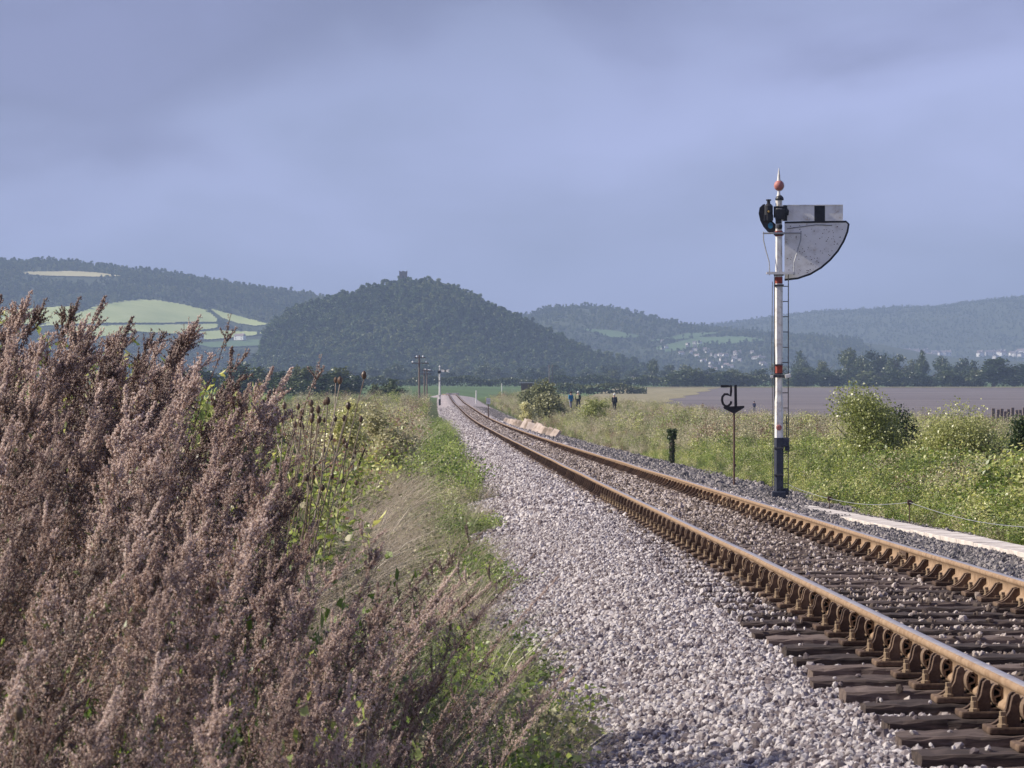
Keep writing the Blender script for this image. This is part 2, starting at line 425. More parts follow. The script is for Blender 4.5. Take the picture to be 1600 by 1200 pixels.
tag(link('ballast_bed', np_mesh('ballast_bed', np.stack([OO+xc(DD), DD, VZ], -1).reshape(-1, 3), Q, mats=M['bed'], smooth=True)), kind='structure')

# ------------------------------------------------------------------ rails
def rail_profile():
    h = [(-.035,.0),(-.035,.016),(-.030,.026),(-.0095,.042),(-.0095,.095),(-.030,.110),(-.0355,.118),(-.0355,.136),(-.025,.1455)]
    return h + [(-x, z) for x, z in h[::-1]]
def make_rail(off, name, label):
    pr = rail_profile(); k = len(pr)
    ds = np.concatenate([np.arange(2, 120, 1.0), np.arange(120, 700, 5)]); V = []
    for d in ds:
        wob = .012*math.sin(d*.35+off)*(.5+.5*math.sin(d*.11)) if d > 25 else 0
        for x, z in pr: V.append((xc(d)+off+x, d, zr(d)-.1455+z+wob*.6))
    n = len(ds); Q = []; qm = []
    for i in range(n-1):
        for j in range(k):
            j2 = (j+1) % k
            Q.append((i*k+j, (i+1)*k+j, (i+1)*k+j2, i*k+j2))
            qm.append(1 if j == 8 else 0)
    o = link(name, np_mesh(name, V, Q, mats=[M['rust'], M['polish']], qm=qm))
    return tag(o, label, 'rail', 'running rails of the single track')
rail_l = make_rail(-.75, 'rail', 'nearer rusty brown rail with shiny top, next to the wide pale ballast shoulder')
rail_r = make_rail(.75, 'rail', 'further rusty brown rail with shiny top, passing beside the tall signal post')
# joints: fishplates bolted to the rails
def joint(rail, off, d):
    mb = MB()
    for s in (-1, 1):
        mb.box((s*.021, 0, -.077), (.018, .46, .062), bev=.004)
    fp = mb.obj('fishplate', M['iron'], rail, loc=(xc(d)+off, d, zr(d)))
    for q in (-.17,-.06,.06,.17):
        for s in (-1, 1):
            b = MB(); b.tube([(s*.03, q, -.077), (s*.058, q, -.077)], .013, 6)
            b.obj('bolt', M['bolt'], fp)
joint(rail_l, -.75, 27.1); joint(rail_r, .75, 28.0); joint(rail_l, -.75, 45.2); joint(rail_r, .75, 45.5)

# ------------------------------------------------------------------ chairs (iron castings holding the rail) and sleepers
def chair_mesh(mir, full=True):
    mb = MB(); s = mir
    def X(poly): return [(s*x, z) for x, z in poly] if s > 0 else [(s*x, z) for x, z in poly][::-1]
    mb.box((s*-.012, 0, .015), (.37, .19, .03), bev=.008)
    mb.box((s*-.0, 0, .036), (.13, .15, .018), bev=.003)
    outer = [(-.175,.028),(-.150,.040),(-.120,.066),(-.103,.100),(-.096,.135),(-.090,.158),(-.078,.170),(-.064,.168),(-.058,.150),(-.060,.115),(-.060,.06),(-.056,.028)]
    for y in (-.045, .045): mb.prism(X(outer), y-.016, y+.016)
    thin = [(-.105,.028),(-.098,.07),(-.088,.12),(-.082,.155),(-.066,.160),(-.062,.12),(-.060,.028)]
    mb.prism(X(thin), -.032, .032)
    inner = [(.165,.028),(.120,.042),(.085,.070),(.060,.105),(.045,.128),(.014,.134),(.012,.118),(.012,.088),(.036,.070),(.040,.028)]
    for y in (-.045, .045): mb.prism(X(inner), y-.017, y+.017)
    inn2 = [(.10,.028),(.066,.07),(.048,.105),(.038,.120),(.014,.126),(.012,.118),(.012,.088),(.036,.070),(.040,.028)]
    mb.prism(X(inn2), -.032, .032)
    return mb
def key_mb(mir):
    mb = MB(); s = mir
    path = []
    cx, cz, a, b = -.036, .108, .023, .044
    for k in range(15):
        t = R(100 + k*24.0)
        path.append((s*(cx + a*math.cos(t)), cz + b*math.sin(t)))
    path += [(s*(cx-.014), cz+.030), (s*(cx+.013), cz+.016), (s*(cx+.012), cz-.004), (s*(cx-.012), cz-.012), (s*(cx-.010), cz-.030)]
    mb.ribbon(path, .009, -.125, .085)
    return mb
chair_me = {1: chair_mesh(1).mesh('rail_chair', M['iron']), -1: chair_mesh(-1).mesh('rail_chair', M['iron'])}
key_me = {1: key_mb(1).mesh('spring_key', M['key']), -1: key_mb(-1).mesh('spring_key', M['key'])}
def bolt_me():
    mb = MB(); mb.lathe([(.024,0),(.024,.012),(.017,.016),(.017,.045),(.012,.050)], seg=8); mb.box((0,0,.058),(.026,.026,.018), bev=.003)
    return mb.mesh('chair_screw', M['bolt'])
bolt_m = bolt_me()
sleeper_me = []
for v in range(4):
    mb = MB(); V, Fc = bmesh_box((2.6, .255, .13), .010)
    # subdivide lengthwise by stacking weathered segments
    xs = np.linspace(-1.3, 1.3, 40); prf = [(-.1275,-.065),(-.1275,.050),(-.118,.062),(0,.065),(.118,.062),(.1275,.050),(.1275,-.065)]
    VV = []
    rs = np.random.default_rng(v)
    jit = rs.normal(0, .0035, (40, 7)); jit2 = rs.normal(0, .003, (40, 7))
    for i, x in enumerate(xs):
        for j, (y, z) in enumerate(prf):
            ex = x + (rs.normal(0, .006) if i in (0, 39) else 0)
            dz = -.006 if (i < 2 or i > 37) and j in (1,2,3,4,5) else 0
            VV.append((ex, y + jit[i, j], z + jit2[i, j] + dz))
    FF = []
    for i in range(39):
        for j in range(7):
            j2 = (j+1) % 7; FF.append((i*7+j, (i+1)*7+j, (i+1)*7+j2, i*7+j2))
    FF.append(tuple(range(7))); FF.append(tuple(39*7+j for j in range(6, -1, -1)))
    mb.add(VV, FF); sleeper_me.append(mb.mesh('sleeper', M['sleeper']))
sleep_d = [9.4 + .72*i + random.uniform(-.05, .05) for i in range(900)]
sleep_d = [d for d in sleep_d if d < 655]
NS = 290
near_ls = []
for i, d in enumerate(sleep_d[:NS]):
    x, z = float(xc(d)), float(zr(d))
    slope = float((xc(d+1)-xc(d-1))/2)
    sl = bpy.data.objects.new('sleeper', sleeper_me[i % 4]); COL.objects.link(sl)
    sl.location = (x + random.uniform(-.03, .03) + (-.05 if i % 5 == 0 else 0), d, z - .1905 - .065 + random.uniform(-.004, .001))
    sl.rotation_euler = (0, random.uniform(-.002, .002), math.atan(-slope) + random.uniform(-.008, .008))
    if d < 26:
        lb, gp = 'dark timber sleeper in the foreground with its bare square end standing out of the ballast', 'foreground sleepers with bare ends'
    elif d < 60:
        lb, gp = 'dark timber sleeper half sunk in ballast between the foreground and the signal post', 'half buried sleepers before the signal'
    else:
        lb, gp = 'distant dark timber sleeper almost hidden in ballast beyond the signal post', 'distant buried sleepers of the track'
    tag(sl, lb, 'sleeper', gp)
    sl.parent = None
    for s in (-1, 1):
        c = bpy.data.objects.new('rail_chair', chair_me[-s*1 if s > 0 else 1]); COL.objects.link(c)
        c.parent = sl; c.location = (s*.75 + (x - sl.location.x), random.uniform(-.01, .01), .065)
        mir = -1 if s > 0 else 1
        k = bpy.data.objects.new('spring_key', key_me[mir]); COL.objects.link(k); k.parent = c
        k.location = (0, random.uniform(-.03, .03), 0)
        if d < 50:
            for bx, by in ((mir*-.135, -.066), (mir*.105, .066)):
                b = bpy.data.objects.new('screw', bolt_m); COL.objects.link(b); b.parent = c; b.location = (bx, by, .03)
# rest of the sleepers, past the nearest 290
mbs = MB(); 
for d in sleep_d[NS:]:
    x, z = float(xc(d)), float(zr(d))
    mbs.box((x, d, z-.285), (2.6, .25, .13))
    for s in (-1, 1): mbs.box((x+s*.75, d, z-.125), (.22, .14, .12))
tag(mbs.obj('far_sleepers', M['iron']), 'far sleepers with chairs running on towards the hill', 'sleepers', kind='stuff')

# ------------------------------------------------------------------ ballast stones
def stone_me(seed, m_):
    import bmesh
    rs = np.random.default_rng(seed); bm = bmesh.new()
    bmesh.ops.create_icosphere(bm, subdivisions=1, radius=1)
    ax = np.array([1.0, rs.uniform(.65, .95), rs.uniform(.5, .75)])
    V = np.array([v.co[:] for v in bm.verts])
    for _ in range(5):
        n = rs.normal(size=3); n /= np.linalg.norm(n); c = rs.uniform(.45, .8)
        dd = V @ n; V = V - np.outer(np.clip(dd - c, 0, None), n)
    V = V * ax * (1 + rs.normal(0, .05, (len(V), 1)))
    Fc = [tuple(v.index for v in f.verts) for f in bm.faces]; bm.free()
    return MB().add(V, Fc).mesh('stone', m_)
stA = [stone_me(i, M['stoneA']) for i in range(7)]
stC = [stone_me(40+i, M['stoneC']) for i in range(5)]
stB = [stone_me(20+i, M['stoneB']) for i in range(5)]
sd = np.array(sleep_d); buryr = np.random.default_rng(8).random(len(sd))
def ballast(n, d0, d1, o0, o1, rad, power=1.0):
    u = rng.random(n)
    d = d0 * (d1/d0)**(u**power)
    o = rng.uniform(o0, o1, n)
    keep = (xc(d)+o) < .166*d + .25
    keep &= (xc(d)+o) > -.17*d
    k = np.searchsorted(sd, d).clip(1, len(sd)-1)
    dist = np.minimum(np.abs(sd[k]-d), np.abs(sd[k-1]-d))
    pk = np.where(np.abs(sd[k]-d) < np.abs(sd[k-1]-d), k, k-1)
    bury = np.clip(sstep(17, 60, d)*(.05 + .60*buryr[pk]) + .12*(np.sin(o*3+pk)>.55)*sstep(16,22,d) + .75*sstep(19,27,d)*(o < -.98), 0, .92)
    onsl = (dist < .15) & (np.abs(o) < 1.33 + rng.normal(0, .02, n))
    keep &= ~(onsl & (rng.random(n) > bury + .03))
    keep &= ~((np.abs(np.abs(o)-.75) < .05))
    keep &= ~((np.abs(np.abs(o)-.75) < .19) & (dist < .13))
    keep &= ~(onsl & (d < 20) & (rng.random(n) < .6))
    d, o, onsl, dist = d[keep], o[keep], onsl[keep], dist[keep]
    z = bedz(o, d) + rng.uniform(-.4, .55, len(d))*rad
    z = np.where(onsl, np.maximum(z, zr(d)-.188), z)
    # heaped a little between the sleepers further on
    n = len(d)
    r = rad*np.clip(rng.lognormal(-.08, .33, n), .4, 2.1)
    return np.stack([xc(d)+o, d, z], -1), rng.uniform(0, 6.28, (n, 3))*np.array([1,.3,1]), r
P1, R1, S1 = ballast(185000, 11.2, 42, -3.25, 1.5, .0205)
P2, R2, S2 = ballast(80000, 42, 120, -3.3, 1.5, .034)
P3, R3, S3 = ballast(70000, 120, 420, -3.3, 1.5, .062)
P1, R1, S1 = np.concatenate([P1, P3]), np.concatenate([R1, R3]), np.concatenate([S1, S3])
P = np.concatenate([P1, P2]); scatter('ballast_stones', 'pale lilac grey ballast stones spread under and left of the rails', P,
    np.concatenate([R1, R2]), np.concatenate([S1, S2]), np.where(np.abs(P[:,0]-xc(P[:,1])) < 1.0+rng.normal(0,.12,len(P)), 7+rng.integers(0,5,len(P)), rng.integers(0, 7, len(P))), stA+stC, 'ballast')
P1, R1, S1 = ballast(45000, 18, 60, 1.4, 4.2, .028)
P2, R2, S2 = ballast(30000, 60, 420, 1.4, 3.9, .05)
P = np.concatenate([P1, P2]); scatter('grey_ballast_stones', 'darker grey ballast stones along the far side of the track', P,
    np.concatenate([R1, R2]), np.concatenate([S1, S2]), rng.integers(0, 5, len(P)), stB, 'ballast')

# ------------------------------------------------------------------ concrete cable trough beside the far rail
tr = thing('cable_trough', 'long pale pinkish concrete cable trough lying in the stones beyond the far rail', 'cable trough')
def tp(d): return float(np.interp(d, [20, 34, 49.5], [5.95, 5.44, 4.42])), float(zr(d)) - .31
ds = np.arange(20, 49.6, .92)
for a, b in zip(ds[:-1], ds[1:]):
    xa, za = tp(a); xb, zb = tp(b-.015)
    ang = math.atan2(-(xb-xa), (b-a)); L_ = math.hypot(b-.015-a, xb-xa)
    mb = MB(); mb.box((0, 0, 0), (.40, L_, .055), bev=.008)
    o = mb.obj('lid', M['concrete'], tr, loc=((xa+xb)/2, (a+b)/2, (za+zb)/2 + random.uniform(-.006, .006)))
    o.rotation_euler = (random.uniform(-.006,.006), random.uniform(-.01,.01), ang)
    mb = MB()
    for s in (-1, 1): mb.box((s*.155, 0, -.085), (.06, L_+.01, .11))
    o2 = mb.obj('trough_body', M['concrete'], tr, loc=((xa+xb)/2, (a+b)/2, (za+zb)/2)); o2.rotation_euler = (0, 0, ang)

# ------------------------------------------------------------------ the main signal
SD = 55.0; PXM = SD/F
def sz(py): return CZ + (HY - py)*PXM
def sx(px): return (px - 1217)*PXM
gz = float(bedz(2.0, SD))
bx = (1217-CX)*PXM
sig = thing('semaphore_signal', 'tall white post semaphore signal with a big quadrant sighting board and ladder', 'railway signal', (bx, SD, 0), R(-4))
def oct_post(mb, rows, mi=0):   # rows: (half width, z) ; square section with chamfered corners
    V = []
    for w, z in rows:
        c = w*.52
        for x, y in ((-w,-c),(-c,-w),(c,-w),(w,-c),(w,c),(c,w),(-c,w),(-w,c)): V.append((x, y, z))
    Fc = []
    for i in range(len(rows)-1):
        for k in range(8):
            k2 = (k+1) % 8; Fc.append((i*8+k, i*8+k2, (i+1)*8+k2, (i+1)*8+k))
    Fc.append(tuple(range(7,-1,-1))); Fc.append(tuple((len(rows)-1)*8+k for k in range(8)))
    mb.add(V, Fc, mi)
mb = MB(); oct_post(mb, [(.078, gz-.2), (.078, sz(740)), (.078, sz(686)), (.084, sz(684))])
mb.obj('post_base', M['navyp'], sig)
mb = MB(); oct_post(mb, [(.074, sz(684)), (.072, sz(628)), (.060, sz(618)), (.058, sz(584))])
oct_post(mb, [(.060, sz(570)), (.059, sz(556)), (.068, sz(536)), (.066, sz(450)), (.060, sz(443))])
oct_post(mb, [(.060, sz(433)), (.058, sz(368)), (.056, sz(326))])
mb.obj('post_shaft', M['whitep'], sig)
mb = MB(); oct_post(mb, [(.062, sz(584)-.003), (.063, sz(570)+.003)]); oct_post(mb, [(.064, sz(443)), (.064, sz(433))]); oct_post(mb, [(.066, sz(369)), (.066, sz(361))])
for z_ in (570, 584): mb.box((0, 0, sz(z_)), (.15, .15, .02), mi=1)
mb.obj('red_band', [M['redp'], M['dsteel']], sig)
mb = MB()
for z_ in (446, 366, 429, 700, 742): mb.box((0, 0, sz(z_)), (.17, .17, .035), bev=.006)
mb.obj('clamp', M['dsteel'], sig)
# cap and finial
mb = MB(); mb.lathe([(.058,0),(.058,.10)], (0,0,sz(322)), 12); mb.obj('cap_collar', M['whitep'], sig)
mb = MB(); mb.lathe([(.072,0),(.075,.03),(.06,.06),(.035,.085)], (sx(1218),0,sz(313)), 14, 0); mb.obj('cap', M['blackp'], sig)
mb = MB(); mb.lathe([(.055,-.10),(.040,-.03),(.026,.02),(.022,.06),(.026,.075)], (0,0,sz(304)), 12)
mb.lathe([(.032,0),(.030,.03),(.020,.12),(.008,.21),(.004,.225)], (0,0,sz(283)), 10)
fin = mb.obj('finial', M['whitep'], sig)
mb = MB(); mb.lathe([(.01,-.09),(.045,-.078),(.075,-.045),(.087,0),(.075,.045),(.045,.078),(.01,.09)], (0,0,sz(290)), 20)
mb.obj('ball', M['pinkp'], fin, smooth=True)
mb = MB()
for k in range(4):
    a = k*PI/4
    mb.tube([(math.cos(a)*.09*math.cos(t), math.sin(a)*.09*math.cos(t), sz(290)+.092*math.sin(t)) for t in np.linspace(-1.4, 1.4, 9)], .006, 4)
mb.obj('ball_rib', M['whitep'], fin)
# sighting board
poly = [(1226,347),(1322,346),(1326,350),(1324,362),(1318,377),(1309,392),(1297,406),(1283,418),(1266,428),(1247,434.5),(1226,437)]
pp = [(sx(a), sz(b)) for a, b in poly]
mb = MB(); mb.prism(pp, .115, .121); brd = mb.obj('sighting_board', M['board'], sig)
mb = MB(); mb.ribbon([(x, z) for x, z in pp], .034, .112, .126, closed=False)
mb.obj('board_border', M['blackp'], brd)
mb = MB(); rs = np.random.default_rng(4)
for _ in range(150):
    a, b = rs.uniform(1229, 1318), rs.uniform(352, 428)
    if (a-1226)/96.0 > math.sqrt(max(0, 1-((b-350)/86.0)**2)) - .05: continue
    w = rs.uniform(.003, .011); mb.prism([(sx(a)-w, sz(b)-w*.5), (sx(a)+w, sz(b)-w*.7), (sx(a)+w*.7, sz(b)+w*.7), (sx(a)-w*.6, sz(b)+w*.6)], .1135, .1145)
mb.obj('rust_speck', M['rustpost'], brd)
mb = MB()
for q in (1262,): mb.tube([(sx(1230),.105,sz(357)), (sx(1275),.105,sz(351)), (sx(1300),.105,sz(352))], .005, 5)
mb.obj('stay_rod', M['dsteel'], brd)
# arm
arm = MB(); arm.prism([(sx(1222),sz(345)),(sx(1317),sz(345)),(sx(1317),sz(320)),(sx(1222),sz(320))], .085, .093)
arm.prism([(sx(1229),sz(321)),(sx(1317.2),sz(321)),(sx(1317.2),sz(319.6)),(sx(1229),sz(319.6))], .075, .086, 0)
arm = arm.obj('signal_arm', M['board'], sig)
mb = MB(); mb.prism([(sx(1272.5),sz(346)),(sx(1289),sz(346)),(sx(1289),sz(320)),(sx(1272.5),sz(320))], .081, .0845); mb.obj('arm_stripe', M['blackp'], arm)
mb = MB(); mb.prism([(sx(1224),sz(345)),(sx(1230),sz(345)),(sx(1230),sz(320)),(sx(1224),sz(320))], .078, .0845)
mb.prism([(sx(1209),sz(340)),(sx(1232),sz(336)),(sx(1233),sz(329)),(sx(1228),sz(322)),(sx(1209),sz(322))], .06, .10)
mb.obj('arm_bracket', M['blackp'], arm)
# spectacle casting: crescent frame with glass
out_ = [(1192,319),(1187,324),(1185.5,333),(1188,344),(1193,354),(1200,362),(1208,365),(1212,360)]
inn_ = [(1212,350),(1207,345),(1200,339),(1197,330),(1197,322),(1195,318)]
mb = MB(); mb.prism([(sx(a), sz(b)) for a, b in out_+inn_], .075, .10); spc = mb.obj('spectacle', M['blackp'], arm)
mb = MB(); mb.lathe([(.002,-.01),(.048,-.01),(.048,.01),(.002,.01)], (0,0,0), 16)
g = mb.obj('glass', M['glassg'], spc, loc=(sx(1204), .062, sz(352))); g.rotation_euler = (R(90), 0, 0); g.scale = (.9, 1.15, 1)
mb = MB(); mb.lathe([(.04,0),(.05,.03),(.05,.06),(.03,.08)], (sx(1218),-.06,sz(358)), 12); mb.obj('counterweight', M['blackp'], sig)
# lamp
mb = MB(); mb.lathe([(.07,-.16),(.075,-.13),(.075,.10),(.05,.13),(.03,.145),(.03,.19),(.046,.195),(.046,.215)], (0,0,0), 16)
mb.box((.0,0,-.10), (.16,.13,.10), bev=.01); mb.tube([(0,-.05,0),(0,-.10,0)], .035, 12)
lamp = mb.obj('lamp', M['blackp'], sig, loc=(sx(1201), .0, sz(331)))
mb = MB(); mb.lathe([(.001,0),(.020,0),(.016,.012),(.001,.018)], seg=12); q = mb.obj('lens', M['brassy'], lamp, loc=(0,-.10,0)); q.rotation_euler = (R(90),0,0)
mb = MB(); mb.box((0,0,0),(.17,.14,.18), bev=.01); mb.box((.02,-.04,.06),(.22,.05,.05)); mb.box((-.03,0,-.12),(.10,.12,.08), bev=.01)
mb.obj('lamp_bracket', M['blackp'], sig, loc=(sx(1219), -.01, sz(335)))
# platform bars and hoops
mb = MB(); mb.tube([(sx(1192),-.02,sz(364.5)),(sx(1252),-.02,sz(364.5))], .014, 8); mb.box((0,-.03,sz(364.5)),(.20,.18,.03))
mb.obj('platform_bar', M['galv'], sig)
mb = MB(); mb.box((sx(1220),0,sz(427)),(.50,.16,.028), bev=.004); mb.box((sx(1219),-.085,sz(427)),(.46,.012,.045))
mb.obj('platform', M['whitep'], sig)
mb = MB(); mb.tube([(sx(1193),-.02,sz(362)),(sx(1193),-.02,sz(375)),(sx(1197),-.03,sz(392)),(sx(1202),-.06,sz(410)),(sx(1202.5),-.08,sz(430))], .011, 6)
mb.obj('safety_hoop', M['galv'], sig)
mb = MB(); mb.tube([(sx(1251.5),-.02,sz(361)),(sx(1251),-.02,sz(375)),(sx(1246),-.03,sz(392)),(sx(1240.5),-.06,sz(410)),(sx(1240),-.08,sz(430))], .011, 6)
mb.obj('safety_hoop', M['galv'], sig)
# ladder behind the post
lad = MB(); y1 = .10
lad.tube([(sx(1210.5),y1+.25,gz-.1),(sx(1210.5),y1,sz(428))], .010, 6)
lad.tube([(sx(1232),y1+.25,gz-.1),(sx(1232),y1,sz(428))], .010, 6)
lad = lad.obj('ladder', M['dsteel'], sig)
k = 0; z_ = sz(447)
while z_ > gz+.1:
    t = (sz(428)-z_)/(sz(428)-gz); yy = y1+.25*t
    mb = MB(); mb.tube([(sx(1210),yy,z_),(sx(1232.4),yy,z_)], .0085, 6); mb.obj('rung', M['dsteel'], lad)
    z_ -= .262
mb = MB()
for z_ in (sz(560), sz(700)): mb.box((sx(1222), .2, z_), (.03,.26,.02))
mb.obj('ladder_stay', M['dsteel'], lad)
# fittings
mb = MB(); mb.box((sx(1219.5),-.09,sz(588)),(.25,.02,.04)); mb.box((sx(1231),-.10,sz(587.5)),(.10,.06,.065),rot=Matrix.Rotation(R(-12),4,'Y'),bev=.008,mi=1); mb.box((sx(1206),-.09,sz(588.5)),(.05,.04,.045),bev=.006,mi=1)
mb.obj('lamp_fitting', [M['dsteel'], M['whitep']], sig)
mb = MB(); mb.lathe([(.005,0),(.045,.003),(.05,.012),(.03,.02)], seg=14); q = mb.obj('plate', M['pinkp'], sig, loc=(0,-.073,sz(668))); q.rotation_euler = (R(90),0,0)
mb = MB(); mb.box((sx(1226),0,sz(691)),(.15,.15,.16),bev=.02); mb.box((sx(1230),0,sz(700)),(.08,.10,.10),bev=.01); mb.tube([(sx(1229),0,sz(690)),(sx(1229),.02,sz(650))], .009, 6)
mb.obj('mechanism_box', M['navyp'], sig)
mb = MB(); mb.tube([(sx(1207),-.02,sz(440)),(sx(1206),-.02,sz(560)),(sx(1208),-.02,sz(690)),(sx(1207),0,sz(765))], .006, 5); mb.obj('down_rod', M['dsteel'], sig)
mb = MB(); mb.tube([(0,0,0),(sx(1207)*0-.04,0,-.10),(-.10,.02,-.22),(-.06,.02,-.34)], .012, 6); mb.tube([(.02,0,-.05),(-.10,0,-.25)], .006, 5)
mb.obj('crank', M['dsteel'], sig, loc=(sx(1205),-.04,sz(760)))
mb = MB(); mb.box((0,0,gz+.03),(.24,.24,.12),bev=.02); mb.box((sx(1228),.02,sz(768)),(.10,.08,.12),bev=.02); mb.obj('foot', M['navyp'], sig)

# ------------------------------------------------------------------ speed restriction sign, seen from behind
S2D = 63.5; K2 = S2D/F
def tx(px): return (px-1147)*K2
def tz(py): return CZ+(HY-py)*K2
b2x = (1147-CX)*K2; g2 = float(bedz(2.4, S2D))
sg = thing('speed_sign', 'black cut out speed sign reading 15 seen from the back on a thin rusty post', 'sign', (b2x, S2D, 0), R(4))
mb = MB(); mb.tube([(0,0,g2-.1),(0,0,tz(645))], .021, 8); mb.box((tx(1148),0,tz(727)),(.05,.05,.05),bev=.008); mb.obj('post', M['rustpost'], sg)
mb = MB(); mb.prism([(tx(1130),tz(635.5)),(tx(1163),tz(634)),(tx(1163),tz(637)),(tx(1149),tz(645.5)),(tx(1145),tz(645.5)),(tx(1131),tz(638.5))], -.012, .012)
mb.obj('arrow_plate', M['signb'], sg)
mb = MB(); mb.prism([(tx(1147.5),tz(635)),(tx(1151.8),tz(635)),(tx(1151.2),tz(601.5)),(tx(1147.2),tz(601.5))], -.014, .010); mb.obj('digit', M['signb'], sg)
five = [(1126,603.5),(1134,603.5),(1142.2,603.5),(1142.2,611),(1141.5,618.5),(1137,616),(1132,616),(1128.6,620),(1128,625.5),(1129.5,631),(1133,634.5),(1137.5,634.5),(1141.5,631),(1142.6,627)]
mb = MB(); mb.ribbon([(tx(a), tz(b)) for a, b in five], .045, -.013, .009); mb.obj('digit', M['signb'], sg)

# ------------------------------------------------------------------ signal wire on little stakes
wr = thing('signal_wire', 'pale signal wire strung low on two thin stakes in front of the weeds', 'wire', (0,0,0))
st1, st2 = at(1296,779,50.5), at(1421,785,44.5)
pts = []
seq = [at(1231,757,56), st1, st2, at(1640,826,36)]
sag = [.02,.06,.05]
for i in range(3):
    for t in np.linspace(0,1,14)[:(14 if i==2 else 13)]:
        p = seq[i].lerp(seq[i+1], t); p.z -= sag[i]*math.sin(PI*t)*(1.6 if i==2 else 1); pts.append(p)
mb = MB(); mb.tube(pts, .0042, 5); mb.obj('wire', M['galv'], wr)
for s_, h in ((st1,.36),(st2,.52)):
    mb = MB(); mb.tube([(0,0,-h),(0,0,.02)], .008, 6); sk = mb.obj('stake', M['rustpost'], wr, loc=s_)
    mb = MB(); mb.box((0,0,0),(.06,.04,.07),bev=.008); mb.tube([(-.03,0,0),(.05,0,0)], .018, 8); mb.obj('pulley', M['rustpost'], sk)

# ------------------------------------------------------------------ pile of pale slabs beyond the far rail
for i in range(14):
    t = i/13.0; d = 246 - 80*t**.8
    px = 786 + 72*t; X = (px-CX)/F*d
    base = float(ground(X, d)) + .1
    topz = CZ + (HY-(638+9*t))/F*d - base
    h = max(.45, topz*random.uniform(.6, .85)); w = random.uniform(.5,.85)*(1.05-.25*t)
    mb = MB(); mb.box((0,0,h*.42),(w*.8,.2,h*.9),bev=.03)
    o = mb.obj('concrete_slab', M['slab'], loc=(X, d, base-.1)); o.rotation_euler = (R(random.uniform(-38,-16)), R(random.uniform(12,26)), R(random.uniform(-48,-22)))
    tag(o, 'pale pinkish concrete slab leaning in the row beyond the far rail', 'concrete slab', 'leaning slabs beside the line')

# ------------------------------------------------------------------ vegetation building blocks
def leafset(C, size, aspect=.55, flat=.5, rs=rng, droop=0.0):
    """rhombic leaves at centres C; flat -> horizontal bias"""
    n = len(C)
    a = rs.normal(size=(n,3)); a[:,2] = a[:,2]*(1-flat) - droop; a /= np.linalg.norm(a,axis=1,keepdims=True)
    b = rs.normal(size=(n,3)); b[:,2] *= (1-flat); b -= a*(a*b).sum(1,keepdims=True); b /= np.linalg.norm(b,axis=1,keepdims=True)
    s = (np.full(n,size) if np.isscalar(size) else size)[:,None]
    s = s*rs.uniform(.6,1.3,(n,1))
    w = s*aspect
    up = np.cross(a,b)*s*.12
    V = np.stack([C-a*s*.5, C-b*w*.5+up, C+a*s*.5, C+b*w*.5+up], 1).reshape(-1,3)
    return V, np.arange(4*n).reshape(n,4)
class NB:   # numpy builder
    def __init__(s): s.V=[]; s.Q=[]; s.qm=[]; s.T=[]; s.tm=[]; s.n=0
    def quads(s,V,Q,m=0):
        s.V.append(V); s.Q.append(np.asarray(Q)+s.n); s.qm.append(np.full(len(Q),m)); s.n+=len(V)
    def tris(s,V,T,m=0):
        s.V.append(V); s.T.append(np.asarray(T)+s.n); s.tm.append(np.full(len(T),m)); s.n+=len(V)
    def stems(s, A, B, ra, rb, m=0):     # straight 3-sided struts from A to B
        A=np.asarray(A,float).reshape(-1,3); B=np.asarray(B,float).reshape(-1,3); n=len(A)
        t=B-A; t/=np.linalg.norm(t,axis=1,keepdims=True)+1e-9
        ref=np.where(np.abs(t[:,2:3])<.9,np.array([[0,0,1.]]),np.array([[1.,0,0]]))
        u=np.cross(t,ref); u/=np.linalg.norm(u,axis=1,keepdims=True); w=np.cross(t,u)
        ra=np.broadcast_to(ra,n)[:,None]; rb=np.broadcast_to(rb,n)[:,None]
        L_=[]
        for R_,P_ in ((ra,A),(rb,B)):
            for k in range(3):
                a=2*PI*k/3; L_.append(P_+(u*math.cos(a)+w*math.sin(a))*R_)
        V=np.stack(L_,1).reshape(-1,3)
        Q=np.array([[0,1,4,3],[1,2,5,4],[2,0,3,5]])[None]+6*np.arange(n)[:,None,None]
        s.quads(V,Q.reshape(-1,4),m)
    def octs(s, C, r, m=0, rs=rng):
        n=len(C); r=np.broadcast_to(r,n)[:,None]
        base=np.array([[1,0,0],[-1,0,0],[0,1,0],[0,-1,0],[0,0,1.4],[0,0,-1.4]],float)
        V=C[:,None,:]+base[None]*r[:,None,:]*rs.uniform(.7,1.3,(n,6,1))
        T=np.array([[0,2,4],[2,1,4],[1,3,4],[3,0,4],[2,0,5],[1,2,5],[3,1,5],[0,3,5]])
        s.tris(V.reshape(-1,3),(T[None]+6*np.arange(n)[:,None,None]).reshape(-1,3),m)
    def mesh(s,name,mats):
        V=np.concatenate(s.V); Q=np.concatenate(s.Q) if s.Q else None; T=np.concatenate(s.T) if s.T else None
        return np_mesh(name,V,Q,T,mats,np.concatenate(s.qm) if s.Q else None,np.concatenate(s.tm) if s.T else None)

